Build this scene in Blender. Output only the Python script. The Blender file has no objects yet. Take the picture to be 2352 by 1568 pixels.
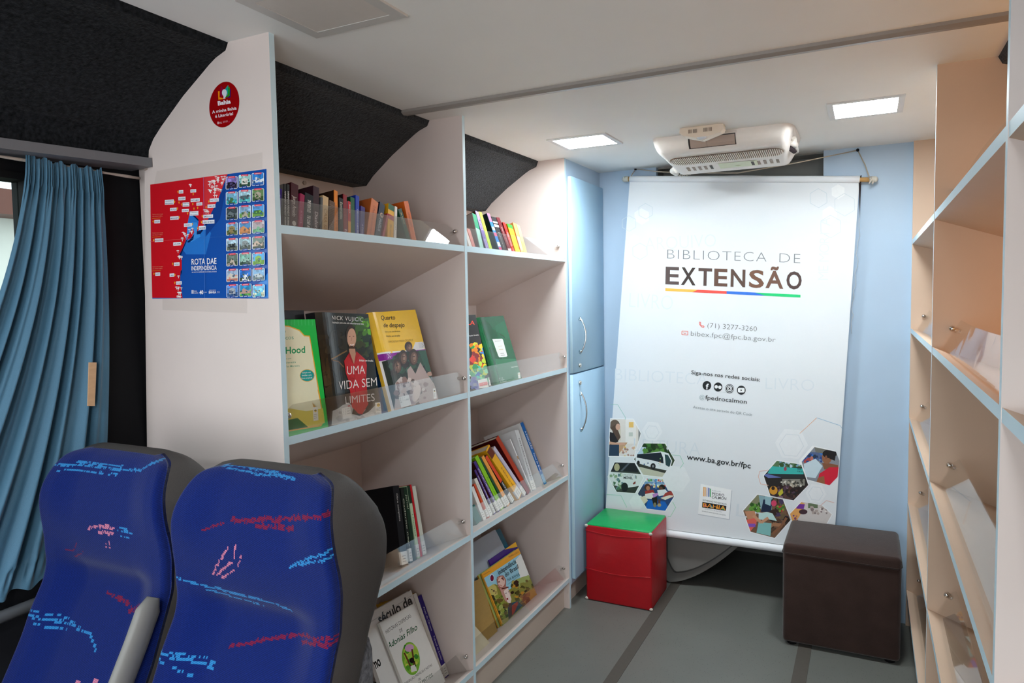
import bpy, bmesh, math, random
from mathutils import Vector, Matrix
random.seed(7)
scene = bpy.context.scene
COL = scene.collection

# ------------------------------------------------------------------ camera
F_PX, YAW, PITCH, ROLL, CAM_Z = 1629.5, .4666, .0611, -.0171, 1.3697
_cy, _sy, _cp, _sp = math.cos(YAW), math.sin(YAW), math.cos(PITCH), math.sin(PITCH)
_F0, _R0, _U0 = Vector((-_sy, _cy, 0)), Vector((_cy, _sy, 0)), Vector((0, 0, 1))
FWD = _F0*_cp - _U0*_sp
_U1 = _U0*_cp + _F0*_sp
RGT = _R0*math.cos(ROLL) + _U1*math.sin(ROLL)
UPV = _U1*math.cos(ROLL) - _R0*math.sin(ROLL)
CAM = Vector((0, 0, CAM_Z))
cd = bpy.data.cameras.new('camera'); cam = bpy.data.objects.new('camera', cd); COL.objects.link(cam)
cd.sensor_width = 36; cd.lens = 36*F_PX/2352; cd.clip_start = .02; cd.clip_end = 200
m = Matrix((RGT, UPV, -FWD)).transposed().to_4x4(); m.translation = CAM
cam.matrix_world = m
scene.camera = cam

def at(axis, val, u, v):
    """point of the world plane axis=val seen at photo position (u, v): used to survey real surfaces"""
    d = FWD + RGT*((u-1176)/F_PX) - UPV*((v-784)/F_PX)
    t = (val-CAM['XYZ'.index(axis)])/d['XYZ'.index(axis)]
    return CAM + d*t

# ------------------------------------------------------------------ world, exposure, big lights
LED_E, FRONT_E, WARM_E, DAY_E, SHELF_FILL_E = 34.0, 7.0, .6, 1.1, 9.5
world = bpy.data.worlds.new('world'); scene.world = world; world.use_nodes = True
wn = world.node_tree.nodes; wn['Background'].inputs[0].default_value = (.80, .90, 1, 1); wn['Background'].inputs[1].default_value = DAY_E
scene.view_settings.view_transform = 'Standard'; scene.view_settings.look = 'None'
scene.view_settings.gamma = 1; scene.view_settings.use_curve_mapping = False
scene.view_settings.exposure = 1.62

def area(name, loc, rot, sx, sy, power, color):
    l = bpy.data.lights.new(name, 'AREA'); l.shape = 'RECTANGLE'; l.size = sx; l.size_y = sy; l.energy = power; l.color = color
    o = bpy.data.objects.new(name, l); o.location = loc; o.rotation_euler = rot; COL.objects.link(o); return o
# daylight that enters through the bus's front door and windscreen, behind the camera
area('front_daylight', (-.95, -1.7, 1.15), (math.radians(92), 0, math.radians(-6)), 1.0, 1.2, FRONT_E, (.86, .93, 1))

# added unseen fill lamp at the front right, brightening the left book covers
_d = Vector((-1.25, 1.75, .95))-Vector((.50, -1.15, 1.15))
area('shelf_fill', (.50, -1.15, 1.15), _d.to_track_quat('-Z', 'Y').to_euler(), .8, 1.5, SHELF_FILL_E, (.93, .96, 1))
# ------------------------------------------------------------------ colours and materials
def lin(c):
    if isinstance(c, str):
        c = c.lstrip('#'); c = tuple(int(c[i:i+2], 16)/255 for i in (0, 2, 4))
    return tuple(x/12.92 if x <= .04045 else ((x+.055)/1.055)**2.4 for x in c[:3])
def hexmul(c, k):
    c = c.lstrip('#'); v = [min(255, int(int(c[i:i+2], 16)*k)) for i in (0, 2, 4)]
    return '%02x%02x%02x' % tuple(v)
MATS = {}
def node(nt, t, **kw):
    n = nt.nodes.new(t)
    for k, v in kw.items():
        if k in n.inputs: n.inputs[k].default_value = v
        else: setattr(n, k, v)
    return n
def new_mat(name):
    mt = bpy.data.materials.new(name); mt.use_nodes = True; MATS[name] = mt
    return mt, mt.node_tree, mt.node_tree.nodes['Principled BSDF']
def paint(name, rough=.5, spec=.5, metal=0, nscale=60, namt=.04, bump=0, bscale=200, sheen=0, coat=0, stretch=(1, 1, 1)):
    """colour from the mesh's own paint attribute, broken up with procedural noise"""
    mt, nt, b = new_mat(name)
    at_ = node(nt, 'ShaderNodeAttribute', attribute_name='Col')
    tc = node(nt, 'ShaderNodeTexCoord')
    mp = node(nt, 'ShaderNodeMapping'); mp.inputs['Scale'].default_value = stretch
    nt.links.new(tc.outputs['Object'], mp.inputs['Vector'])
    nz = node(nt, 'ShaderNodeTexNoise', Scale=nscale, Detail=4.0)
    nt.links.new(mp.outputs[0], nz.inputs['Vector'])
    mr = node(nt, 'ShaderNodeMapRange'); mr.inputs['To Min'].default_value = 1-namt; mr.inputs['To Max'].default_value = 1+namt
    nt.links.new(nz.outputs['Fac'], mr.inputs['Value'])
    vm = node(nt, 'ShaderNodeVectorMath', operation='SCALE')
    nt.links.new(at_.outputs['Color'], vm.inputs[0]); nt.links.new(mr.outputs[0], vm.inputs['Scale'])
    nt.links.new(vm.outputs[0], b.inputs['Base Color'])
    b.inputs['Roughness'].default_value = rough; b.inputs['Metallic'].default_value = metal
    b.inputs['Specular IOR Level'].default_value = spec
    b.inputs['Sheen Weight'].default_value = sheen; b.inputs['Coat Weight'].default_value = coat
    b.inputs['Coat Roughness'].default_value = .08
    if bump:
        n2 = node(nt, 'ShaderNodeTexNoise', Scale=bscale, Detail=6.0); nt.links.new(mp.outputs[0], n2.inputs['Vector'])
        bp = node(nt, 'ShaderNodeBump', Strength=bump, Distance=.004); nt.links.new(n2.outputs['Fac'], bp.inputs['Height'])
        nt.links.new(bp.outputs[0], b.inputs['Normal'])
    return mt
paint('laminate', .48, .35, nscale=9, namt=.035)
paint('ceilingpaint', .6, .3, nscale=5, namt=.03)
paint('paper', .55, .3)
paint('gloss', .20, .3, coat=.2, namt=.03)
paint('satin', .45, .12, namt=.03)
paint('cloth', .9, .15, sheen=.15, nscale=350, namt=.10, bump=.25, bscale=500)
paint('curtaincloth', .62, .35, sheen=.25, nscale=300, namt=.07, bump=.15, bscale=600)
paint('bannercloth', .7, .2, nscale=14, namt=.012, bump=.6, bscale=7)
paint('plastic', .42, .4, namt=.03)
paint('rubber', .7, .2, namt=.08)
paint('chrome', .14, .5, metal=1, namt=.01)
paint('leather', .34, .5, nscale=22, namt=.10, bump=.35, bscale=26)
paint('suede', .95, .1, sheen=.25, nscale=16, namt=.35, bump=.3, bscale=300)
paint('vinylshell', .6, .3, nscale=500, namt=.16, bump=.2, bscale=700)
paint('carpet', 1, .05, nscale=120, namt=1.6, bump=1.0, bscale=150, sheen=.15)
paint('wood', .6, .3, nscale=30, namt=.12, stretch=(1, 1, 6))
paint('leaf', .7, .3, nscale=8, namt=.4)
# floor: grey vinyl with dark flecks
mt, nt, b = new_mat('floorvinyl')
at_ = node(nt, 'ShaderNodeAttribute', attribute_name='Col'); tc = node(nt, 'ShaderNodeTexCoord')
vo = node(nt, 'ShaderNodeTexVoronoi', Scale=150.0); nt.links.new(tc.outputs['Object'], vo.inputs['Vector'])
lt = node(nt, 'ShaderNodeMath', operation='LESS_THAN'); lt.inputs[1].default_value = .16; nt.links.new(vo.outputs['Distance'], lt.inputs[0])
wn2 = node(nt, 'ShaderNodeTexWhiteNoise'); nt.links.new(vo.outputs['Position'], wn2.inputs['Vector'])
gt = node(nt, 'ShaderNodeMath', operation='GREATER_THAN'); gt.inputs[1].default_value = .55; nt.links.new(wn2.outputs['Value'], gt.inputs[0])
mu = node(nt, 'ShaderNodeMath', operation='MULTIPLY'); nt.links.new(lt.outputs[0], mu.inputs[0]); nt.links.new(gt.outputs[0], mu.inputs[1])
n3 = node(nt, 'ShaderNodeTexNoise', Scale=4.0, Detail=5.0); nt.links.new(tc.outputs['Object'], n3.inputs['Vector'])
mr = node(nt, 'ShaderNodeMapRange'); mr.inputs['To Min'].default_value = .84; mr.inputs['To Max'].default_value = 1.14; nt.links.new(n3.outputs['Fac'], mr.inputs['Value'])
vm = node(nt, 'ShaderNodeVectorMath', operation='SCALE'); nt.links.new(at_.outputs['Color'], vm.inputs[0]); nt.links.new(mr.outputs[0], vm.inputs['Scale'])
mx = node(nt, 'ShaderNodeMixRGB'); mx.inputs['Color2'].default_value = (.035, .033, .032, 1)
nt.links.new(mu.outputs[0], mx.inputs['Fac']); nt.links.new(vm.outputs[0], mx.inputs['Color1']); nt.links.new(mx.outputs[0], b.inputs['Base Color'])
b.inputs['Roughness'].default_value = .42; b.inputs['Specular IOR Level'].default_value = .4
# bus seat moquette: paint attribute with a fine diagonal weave
mt, nt, b = new_mat('moquette')
at_ = node(nt, 'ShaderNodeAttribute', attribute_name='Col'); tc = node(nt, 'ShaderNodeTexCoord')
mp = node(nt, 'ShaderNodeMapping'); mp.inputs['Rotation'].default_value = (0, math.radians(-58), 0); nt.links.new(tc.outputs['Object'], mp.inputs['Vector'])
wv = node(nt, 'ShaderNodeTexWave', Scale=105.0, Distortion=1.6, Detail=2.0); wv.inputs['Detail Scale'].default_value = 3; nt.links.new(mp.outputs[0], wv.inputs['Vector'])
nz = node(nt, 'ShaderNodeTexNoise', Scale=420.0, Detail=2.0); nt.links.new(tc.outputs['Object'], nz.inputs['Vector'])
mm = node(nt, 'ShaderNodeMath', operation='MULTIPLY'); nt.links.new(wv.outputs['Fac'], mm.inputs[0]); nt.links.new(nz.outputs['Fac'], mm.inputs[1])
mr = node(nt, 'ShaderNodeMapRange'); mr.inputs['From Max'].default_value = .7; mr.inputs['To Min'].default_value = .74; mr.inputs['To Max'].default_value = 1.6; nt.links.new(mm.outputs[0], mr.inputs['Value'])
vm = node(nt, 'ShaderNodeVectorMath', operation='SCALE'); nt.links.new(at_.outputs['Color'], vm.inputs[0]); nt.links.new(mr.outputs[0], vm.inputs['Scale'])
nt.links.new(vm.outputs[0], b.inputs['Base Color']); b.inputs['Roughness'].default_value = .95; b.inputs['Sheen Weight'].default_value = .12; b.inputs['Specular IOR Level'].default_value = .1
bp = node(nt, 'ShaderNodeBump', Strength=.35, Distance=.002); nt.links.new(mm.outputs[0], bp.inputs['Height']); nt.links.new(bp.outputs[0], b.inputs['Normal'])
def emit(name, color, strength):
    mt, nt, b = new_mat(name)
    e = node(nt, 'ShaderNodeEmission'); e.inputs[0].default_value = (*color, 1); e.inputs[1].default_value = strength
    nt.links.new(e.outputs[0], nt.nodes['Material Output'].inputs['Surface'])
emit('led', (.88, .96, 1), LED_E)
emit('warm_fill', (1, .52, .16), WARM_E)
def clear(name, tint, fac_min, fac_max, rough):
    mt, nt, b = new_mat(name)
    tr = node(nt, 'ShaderNodeBsdfTransparent'); tr.inputs[0].default_value = (*tint, 1)
    gl = node(nt, 'ShaderNodeBsdfGlossy', Roughness=rough); gl.inputs[0].default_value = (.95, .95, .95, 1)
    fr = node(nt, 'ShaderNodeFresnel', IOR=1.49)
    mr = node(nt, 'ShaderNodeMapRange'); mr.inputs['To Min'].default_value = fac_min; mr.inputs['To Max'].default_value = fac_max; nt.links.new(fr.outputs[0], mr.inputs['Value'])
    ms = node(nt, 'ShaderNodeMixShader'); nt.links.new(mr.outputs[0], ms.inputs[0]); nt.links.new(tr.outputs[0], ms.inputs[1]); nt.links.new(gl.outputs[0], ms.inputs[2])
    nt.links.new(ms.outputs[0], nt.nodes['Material Output'].inputs['Surface'])
clear('acrylic', (.965, .97, .965), .0, .30, .03)
clear('glass', (.80, .85, .82), .0, .7, .01)
# frosted tape
mt, nt, b = new_mat('tape')
tr = node(nt, 'ShaderNodeBsdfTransparent'); ms = node(nt, 'ShaderNodeMixShader'); ms.inputs[0].default_value = .10
b.inputs['Base Color'].default_value = (*lin('b5a898'), 1); b.inputs['Roughness'].default_value = .3
nt.links.new(tr.outputs[0], ms.inputs[1]); nt.links.new(b.outputs[0], ms.inputs[2]); nt.links.new(ms.outputs[0], nt.nodes['Material Output'].inputs['Surface'])

# ------------------------------------------------------------------ mesh builder
class M:
    def __init__(self): self.v = []; self.f = []; self.c = []; self.m = []; self.s = []
    def vert(self, p): self.v.append(tuple(p)); return len(self.v)-1
    def face(self, idx, col, mat, smooth=False):
        self.f.append(list(idx)); self.c.append(col); self.m.append(mat); self.s.append(smooth)
    def poly(self, pts, col, mat, smooth=False): self.face([self.vert(p) for p in pts], col, mat, smooth)
    def box(self, a, b, col, mat, cols={}):
        x0, y0, z0 = a; x1, y1, z1 = b
        i = [self.vert(p) for p in ((x0,y0,z0),(x1,y0,z0),(x1,y1,z0),(x0,y1,z0),(x0,y0,z1),(x1,y0,z1),(x1,y1,z1),(x0,y1,z1))]
        for k, q in (('-z',(0,3,2,1)),('+z',(4,5,6,7)),('-y',(0,1,5,4)),('+x',(1,2,6,5)),('+y',(2,3,7,6)),('-x',(3,0,4,7))):
            self.face([i[j] for j in q], cols.get(k, col), mat)
        return self
    def rbox(self, a, b, r, col, mat, seg=3, cols={}):
        """box with rounded edges"""
        bm = bmesh.new(); bmesh.ops.create_cube(bm, size=1)
        for v in bm.verts: v.co = Vector([(a[k]+b[k])/2 + v.co[k]*(b[k]-a[k]) for k in range(3)])
        bmesh.ops.bevel(bm, geom=bm.edges[:], offset=r, segments=seg, profile=.5, affect='EDGES')
        self.addbm(bm, col, mat, True, cols); return self
    def addbm(self, bm, col, mat, smooth=False, cols={}):
        bm.normal_update(); base = len(self.v)
        bm.verts.index_update()
        for v in bm.verts: self.v.append(tuple(v.co))
        for f in bm.faces:
            c = col
            if cols:
                n = f.normal
                for k, ax, sg in (('+x',0,1),('-x',0,-1),('+y',1,1),('-y',1,-1),('+z',2,1),('-z',2,-1)):
                    if k in cols and n[ax]*sg > .75: c = cols[k]
            self.face([base+v.index for v in f.verts], c, mat, smooth)
        bm.free()
    def prism(self, prof, y0, y1, col, mat, edgecol=None, axis='y', smooth=False):
        """closed outline in the two other axes, extruded along one axis"""
        def P(a, b, t): return (a, t, b) if axis == 'y' else ((t, a, b) if axis == 'x' else (a, b, t))
        n = len(prof)
        i0 = [self.vert(P(a, b, y0)) for a, b in prof]; i1 = [self.vert(P(a, b, y1)) for a, b in prof]
        self.face(i0, col, mat); self.face(i1[::-1], col, mat)
        for k in range(n):
            c = edgecol[k] if edgecol and edgecol[k] else col
            self.face([i0[k], i1[k], i1[(k+1)%n], i0[(k+1)%n]], c, mat, smooth)
    def tube(self, path, r, col, mat, n=8, caps=True):
        path = [Vector(p) for p in path]; rings = []
        rr = r if isinstance(r, (list, tuple)) else [r]*len(path)
        for k, p in enumerate(path):
            t = (path[min(k+1, len(path)-1)] - path[max(k-1, 0)]).normalized()
            a = t.orthogonal().normalized() if k == 0 else (pa - t*pa.dot(t)).normalized()
            pa = a; bb = t.cross(a)
            rings.append([self.vert(p + (a*math.cos(2*math.pi*j/n) + bb*math.sin(2*math.pi*j/n))*rr[k]) for j in range(n)])
        for k in range(len(path)-1):
            for j in range(n): self.face([rings[k][j], rings[k][(j+1)%n], rings[k+1][(j+1)%n], rings[k+1][j]], col, mat, True)
        if caps: self.face(rings[0][::-1], col, mat); self.face(rings[-1], col, mat)
        return self
    def grid(self, fn, nu, nv, colfn, mat, smooth=True):
        idx = [[self.vert(fn(i/nu, j/nv)) for i in range(nu+1)] for j in range(nv+1)]
        for j in range(nv):
            for i in range(nu):
                c = colfn((i+.5)/nu, (j+.5)/nv) if callable(colfn) else colfn
                self.face([idx[j][i], idx[j][i+1], idx[j+1][i+1], idx[j+1][i]], c, mat, smooth)
        return idx
    def ball(self, c, r, col, mat, n=10, sc=(1, 1, 1)):
        bm = bmesh.new(); bmesh.ops.create_uvsphere(bm, u_segments=n, v_segments=max(5, n*2//3), radius=1)
        for v in bm.verts: v.co = Vector([c[k] + v.co[k]*r*sc[k] for k in range(3)])
        self.addbm(bm, col, mat, True)
    def build(self, name, parent=None, local=False):
        off = Vector((0, 0, 0))
        if parent and not local:
            p = parent
            while p: off += p.location; p = p.parent
        me = bpy.data.meshes.new(name)
        me.from_pydata([tuple(Vector(p)-off) for p in self.v], [], self.f)
        names = sorted(set(self.m))
        for n in names: me.materials.append(MATS[n])
        me.polygons.foreach_set('material_index', [names.index(x) for x in self.m])
        me.polygons.foreach_set('use_smooth', self.s)
        ca = me.color_attributes.new('Col', 'FLOAT_COLOR', 'CORNER')
        buf = []
        cache = {}
        for f, c in zip(self.f, self.c):
            if c not in cache: cache[c] = (*lin(c), 1.0)
            buf.extend(cache[c]*len(f))
        ca.data.foreach_set('color', buf)
        me.validate(); me.update()
        o = bpy.data.objects.new(name, me); COL.objects.link(o)
        if parent: o.parent = parent
        return o
def thing(name, label, cat, loc=(0, 0, 0), rot=(0, 0, 0), group=None):
    o = bpy.data.objects.new(name, None); COL.objects.link(o); o.empty_display_size = .05
    o.location = loc; o.rotation_euler = rot; o['label'] = label; o['category'] = cat
    if group: o['group'] = group
    return o
def tag(o, label, cat, group=None):
    o['label'] = label; o['category'] = cat
    if group: o['group'] = group
    return o
def struct(name, mb):
    o = mb.build(name); o['kind'] = 'structure'; return o

# ------------------------------------------------------------------ lettering and flat print
_TX = {}
def glyphs(s, bold=0.0, shear=0.0, space=1.0):
    key = (s, bold, shear, space)
    if key in _TX: return _TX[key]
    cu = bpy.data.curves.new('t', 'FONT'); cu.body = s; cu.size = 1; cu.offset = bold; cu.shear = shear; cu.resolution_u = 3; cu.fill_mode = 'FRONT'; cu.space_character = space
    ob = bpy.data.objects.new('t', cu); me = bpy.data.meshes.new_from_object(ob)
    vs = [(v.co.x, v.co.y) for v in me.vertices]; fs = [tuple(p.vertices) for p in me.polygons]
    bpy.data.objects.remove(ob); bpy.data.curves.remove(cu); bpy.data.meshes.remove(me)
    x0 = min((v[0] for v in vs), default=0); x1 = max((v[0] for v in vs), default=1)
    _TX[key] = (vs, fs, x0, max(x1-x0, 1e-4)); return _TX[key]
CAPH = .70
def text(mb, s, P0, P1, h, up, nrm, col, mat, bold=0.0, shear=0.0, lift=.0012, space=1.0, warp=None):
    """lettering with its baseline from P0 to P1, capital height h; up = in-surface up, nrm = out of the surface"""
    vs, fs, x0, w = glyphs(s, bold, shear, space)
    P0 = Vector(P0); ex = Vector(P1)-P0; up = Vector(up); n = Vector(nrm)
    base = len(mb.v)
    for x, y in vs:
        p = P0 + ex*((x-x0)/w) + up*(y*h/CAPH) + n*lift
        if warp: p = warp(p)
        mb.v.append(tuple(p))
    for f in fs: mb.face([base+i for i in f], col, mat)
def clip_convex(poly, clip):
    """Sutherland-Hodgman; both lists of 2D points, clip counter-clockwise"""
    out = poly
    for i in range(len(clip)):
        a, b = clip[i], clip[(i+1) % len(clip)]
        inp, out = out, []
        if not inp: return []
        side = lambda p: (b[0]-a[0])*(p[1]-a[1]) - (b[1]-a[1])*(p[0]-a[0])
        for j in range(len(inp)):
            p, q = inp[j-1], inp[j]; sp_, sq = side(p), side(q)
            if (sp_ >= 0) != (sq >= 0):
                t = sp_/(sp_-sq); out.append((p[0]+(q[0]-p[0])*t, p[1]+(q[1]-p[1])*t))
            if sq >= 0: out.append(q)
    return out
class Sheet:
    """2D drawing board laid on a surface: to3d(x, y, lift) gives the surface point"""
    def __init__(self, mb, to3d, mat, clip=None): self.mb, self.to3d, self.mat, self.clip, self.k, self.step = mb, to3d, mat, clip, 0, .000006
    def poly(self, pts, col, lift=None):
        if self.clip: pts = clip_convex(pts, self.clip)
        if len(pts) < 3: return
        self.k += 1
        l = (.0003 + self.step*self.k) if lift is None else lift
        self.mb.poly([self.to3d(x, y, l) for x, y in pts], col, self.mat)
    def rect(self, x0, y0, x1, y1, col): self.poly([(x0, y0), (x1, y0), (x1, y1), (x0, y1)], col)
    def ell(self, cx, cy, rx, ry, col, n=18, rot=0):
        c, s = math.cos(rot), math.sin(rot)
        self.poly([(cx+rx*math.cos(a)*c-ry*math.sin(a)*s, cy+rx*math.cos(a)*s+ry*math.sin(a)*c) for a in (2*math.pi*k/n for k in range(n))], col)
    def rrect(self, x0, y0, x1, y1, r, col):
        pts = []
        for cx, cy, a0 in ((x1-r, y1-r, 0), (x0+r, y1-r, 90), (x0+r, y0+r, 180), (x1-r, y0+r, 270)):
            for k in range(5): a = math.radians(a0+k*22.5); pts.append((cx+r*math.cos(a), cy+r*math.sin(a)))
        self.poly(pts, col)
    def line(self, pts, w, col, closed=False):
        n = len(pts)
        for i in range(n if closed else n-1):
            (xa, ya), (xb, yb) = pts[i], pts[(i+1) % n]
            L = math.hypot(xb-xa, yb-ya) or 1; nx, ny = -(yb-ya)/L*w/2, (xb-xa)/L*w/2
            self.poly([(xa+nx, ya+ny), (xa-nx, ya-ny), (xb-nx, yb-ny), (xb+nx, yb+ny)], col)
    def ring(self, cx, cy, r, w, col, n=20, a0=0, a1=2*math.pi):
        for k in range(n):
            a, b = a0+(a1-a0)*k/n, a0+(a1-a0)*(k+1)/n
            self.poly([(cx+math.cos(a)*(r-w/2), cy+math.sin(a)*(r-w/2)), (cx+math.cos(a)*(r+w/2), cy+math.sin(a)*(r+w/2)), (cx+math.cos(b)*(r+w/2), cy+math.sin(b)*(r+w/2)), (cx+math.cos(b)*(r-w/2), cy+math.sin(b)*(r-w/2))], col)
    def text(self, s, x, y, w, h, col, bold=0.0, shear=0.0, ang=0.0, space=1.0):
        vs, fs, x0, tw = glyphs(s, bold, shear, space); base = len(self.mb.v); self.k += 1
        c, sn = math.cos(ang), math.sin(ang); l = .00033 + self.step*self.k
        for a, b in vs:
            px, py = (a-x0)/tw*w, b*h/CAPH
            self.mb.v.append(tuple(self.to3d(x+px*c-py*sn, y+px*sn+py*c, l)))
        for f in fs: self.mb.face([base+i for i in f], col, self.mat)
    def blobs(self, n, box, cols, r, seed=0):
        rd = random.Random(seed)
        for _ in range(n):
            x, y = rd.uniform(box[0], box[2]), rd.uniform(box[1], box[3]); rr = rd.uniform(.5, 1)*r; k = rd.randint(5, 8); a0 = rd.uniform(0, 6)
            self.poly([(x+rr*rd.uniform(.6, 1.2)*math.cos(a0+6.283*i/k), y+rr*rd.uniform(.6, 1.2)*math.sin(a0+6.283*i/k)) for i in range(k)], rd.choice(cols))

# ------------------------------------------------------------------ palette and main dimensions (metres)
CREAM, CREAM_WARMLIT, BLUE, BLUE_D = 'dccec8', 'd6baa2', 'cbe2ec', 'b3c9de'  # the second cream is the first with warm light spill mixed in
XL, XR = -1.1615, .150          # shelf fronts, left and right
XWL, XWR = -1.605, .605         # shelf backs
Y1, Y2, Y3, YB = 1.1673, 1.9798, 2.8283, 3.27
YR0, YR1, YR2, YR3 = .02, 1.0675, 2.1719, 3.252
TH = .0155
def HC(y): return 1.95 + max(0, y-1.85)*.0075

# ================================================================== STRUCTURE
s = M(); s.box((-1.75, -2.6, -.05), (.75, 3.95, 0), '6c6d68', 'floorvinyl'); struct('floor', s)
s = M()
for y0, y1 in ((-2.6, 1.85), (1.85, 3.30)):
    a, b2 = HC(y0), HC(y1); xa, xb = -1.295, .295
    s.poly([(xa, y0, a), (xa, y1, b2), (xb, y1, b2), (xb, y0, a)], 'f0efec', 'ceilingpaint')
s.box((-1.75, -2.65, 1.985), (.75, 3.95, 2.03), '8a857e', 'ceilingpaint'); struct('ceiling', s)
CP = [(-1.283, 1.957), (-1.293, 1.934), (-1.325, 1.923), (-1.347, 1.911), (-1.437, 1.854), (-1.517, 1.794), (-1.547, 1.768), (-1.565, 1.742), (-1.571, 1.703)]
for nm, fl in (('trim_1', False), ('trim_2', True)):
    s = M()
    for prof, ya, yb_ in ((CP + [(-1.70, 1.703), (-1.70, 1.983), (-1.283, 1.983)], -2.6, Y1+.004 if not fl else YR0), (CP[:-2] + [(-1.549, 1.7625), (-1.70, 1.7625), (-1.70, 1.983), (-1.283, 1.983)], Y1+.004 if not fl else YR0, 3.27)):
        if fl: prof = [(-1.003-x, z) for x, z in prof]
        s.prism(prof, ya, yb_, '2a2d31', 'carpet', smooth=False); o = struct(nm, s); o['label'] = 'charcoal carpet lining on the sloping roof edge, %s side' % ('right' if fl else 'left')
BLK = '0b0c10'
s = M()
s.box((-1.72, -2.6, 0), (-1.63, 3.3, .80), '1a1b20', 'rubber'); s.box((-1.72, -2.6, 1.655), (-1.63, 3.3, 1.72), BLK, 'rubber')
s.box((-1.72, .935, .80), (-1.63, 3.3, 1.655), BLK, 'rubber'); s.box((-1.72, -2.6, .80), (-1.63, -1.2, 1.655), BLK, 'rubber'); struct('wall_left', s)
s = M(); s.box((.63, -2.6, 0), (.72, 3.3, 1.72), 'b8a898', 'laminate'); struct('wall_right', s)
XO, XP = -.886, -.177
s = M(); s.box((-1.70, YB, 0), (XO, YB+.03, 1.975), BLUE_D, 'laminate'); s.box((XP, YB, 0), (.70, YB+.03, 1.975), BLUE_D, 'laminate')
s.box((XO-.03, YB+.03, 0), (XO, 3.9, 1.99), '6f6f6c', 'plastic'); s.box((XP, YB+.03, 0), (XP+.03, 3.9, 1.99), '6f6f6c', 'plastic')
s.box((XO-.03, 3.86, 0), (XP+.03, 3.92, 1.99), '6b6a66', 'plastic'); s.box((XO, YB+.13, 1.50), (XP, YB+.15, 1.957), '8a8a86', 'plastic'); s.box((XO, YB+.03, 1.955), (XP, 3.9, 1.985), '8d8a84', 'plastic'); struct('wall_back', s)
s = M(); s.box((-1.75, -2.66, 0), (.75, -2.6, 1.99), 'a8a4a0', 'laminate'); struct('wall_front', s)
s = M()   # ceiling joint cover
for k in range(1): s.prism([(1.828, 1.951), (1.831, 1.943), (1.845, 1.938), (1.864, 1.940), (1.866, 1.951)], -1.303, .282, '958f8a', 'plastic', axis='x')
struct('trim_3', s)
for nm, x, w in (('trim_4', -.806, .022), ('trim_5', -.206, .024)):
    s = M(); s.box((x-w, -2.5, 0), (x+w, 3.5, .0018), '55504a', 'rubber'); struct(nm, s)
s = M(); P = lambda y, z: (y, z+.045*(y-1.165))
for x0, x1 in ((-1.635, -1.553),):
    for y0, y1 in ((-2.5, 1.1655),):
        pts = [(x0, P(y0, 1.698)), (x1, P(y0, 1.701)), (x1, P(y0, 1.722)), (x0, P(y0, 1.732))]
        q0 = [s.vert((x, *p)) for x, p in pts]; q1 = [s.vert((x, y1, p[1]+.045*(y1-y0))) for x, p in pts]
        for k in range(4): s.face([q0[k], q0[(k+1)%4], q1[(k+1)%4], q1[k]], '6e6f73', 'plastic')
        s.face(q0[::-1], '6e6f73', 'plastic'); s.face(q1, '6e6f73', 'plastic')
struct('trim_6', s)
# bus window: black rubber frame, tinted pane
s = M(); w0, w1 = -1.2, .935
for a, b2 in (((-1.68, w0, .80), (-1.622, w0+.03, 1.655)), ((-1.68, w1-.02, .80), (-1.622, w1, 1.655)), ((-1.68, w0, .80), (-1.622, w1, .825)), ((-1.68, w0, 1.64), (-1.622, w1, 1.655))): s.box(a, b2, '08090b', 'rubber')
wf = struct('window_1', s); s = M(); s.box((-1.664, w0+.03, .825), (-1.658, w1-.02, 1.64), 'ffffff', 'glass'); s.build('pane', wf)
# added glowing pane, hidden from the camera, that warms the right-hand bookcase
s = M(); s.poly([(.612, 1.12, 1.14), (.612, 2.10, 1.14), (.612, 2.10, 1.70), (.612, 1.12, 1.70)], 'd08030', 'warm_fill')
s.box((.614, 1.10, 1.12), (.632, 2.12, 1.715), '777777', 'plastic'); struct('warm_fill_pane', s)
# outside, through the bus window
s = M(); s.box((-14, -8, -1.2), (-1.9, 12, -1.1), '6d6a62', 'floorvinyl'); o = s.build('street'); o['kind'] = 'structure'
b_ = thing('building', 'pale building across the street seen through the bus window', 'building', (-7, 2, -1.1))
s = M(); s.box((-7.6, -2, -1.1), (-6.4, 8, 2.1), 'e8e4dc', 'laminate'); s.build('wall', b_)
s = M(); s.box((-7.7, -2.2, 2.1), (-6.1, 8.2, 2.3), '6b3f34', 'laminate'); s.build('roof', b_)
for k in range(4):
    s = M(); s.box((-6.42, -.6+k*2.1, .1), (-6.38, .3+k*2.1, 1.1), '3b4044', 'gloss'); s.build('window', b_)
for k, (yy, rr) in enumerate(((.9, .32), (2.42, .34))):
    s = M(); rd = random.Random(k)
    for _ in range(70 if k == 0 else 150):
        c = Vector((-4.6+rd.uniform(-.5, .5), yy+rd.uniform(-rr, rr), (-.3+rd.uniform(-.6, .7) if k == 0 else .3+rd.uniform(-1.2, .95))))
        s.ball(c, rd.uniform(.10, .2), rd.choice(['3f5a2a', '577a38', '2f4422', '6b6a30']), 'leaf', 6)
    s.ball((-4.6, yy, -.8), .3, '4a3a2a', 'leaf', 6); o = s.build('shrub')
    tag(o, ('green shrub outside the bus window nearer the front' if k == 0 else 'larger green shrub outside the bus window farther along'), 'shrub')
s = M(); s.tube([(-1.59, -2.4, .70), (-1.59, .2, .722), (-1.59, 1.16, .738)], .013, '7d8187', 'plastic', 10)
tag(s.build('handrail'), 'grey tubular rail along the dark left wall below the curtain', 'rail')

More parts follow.
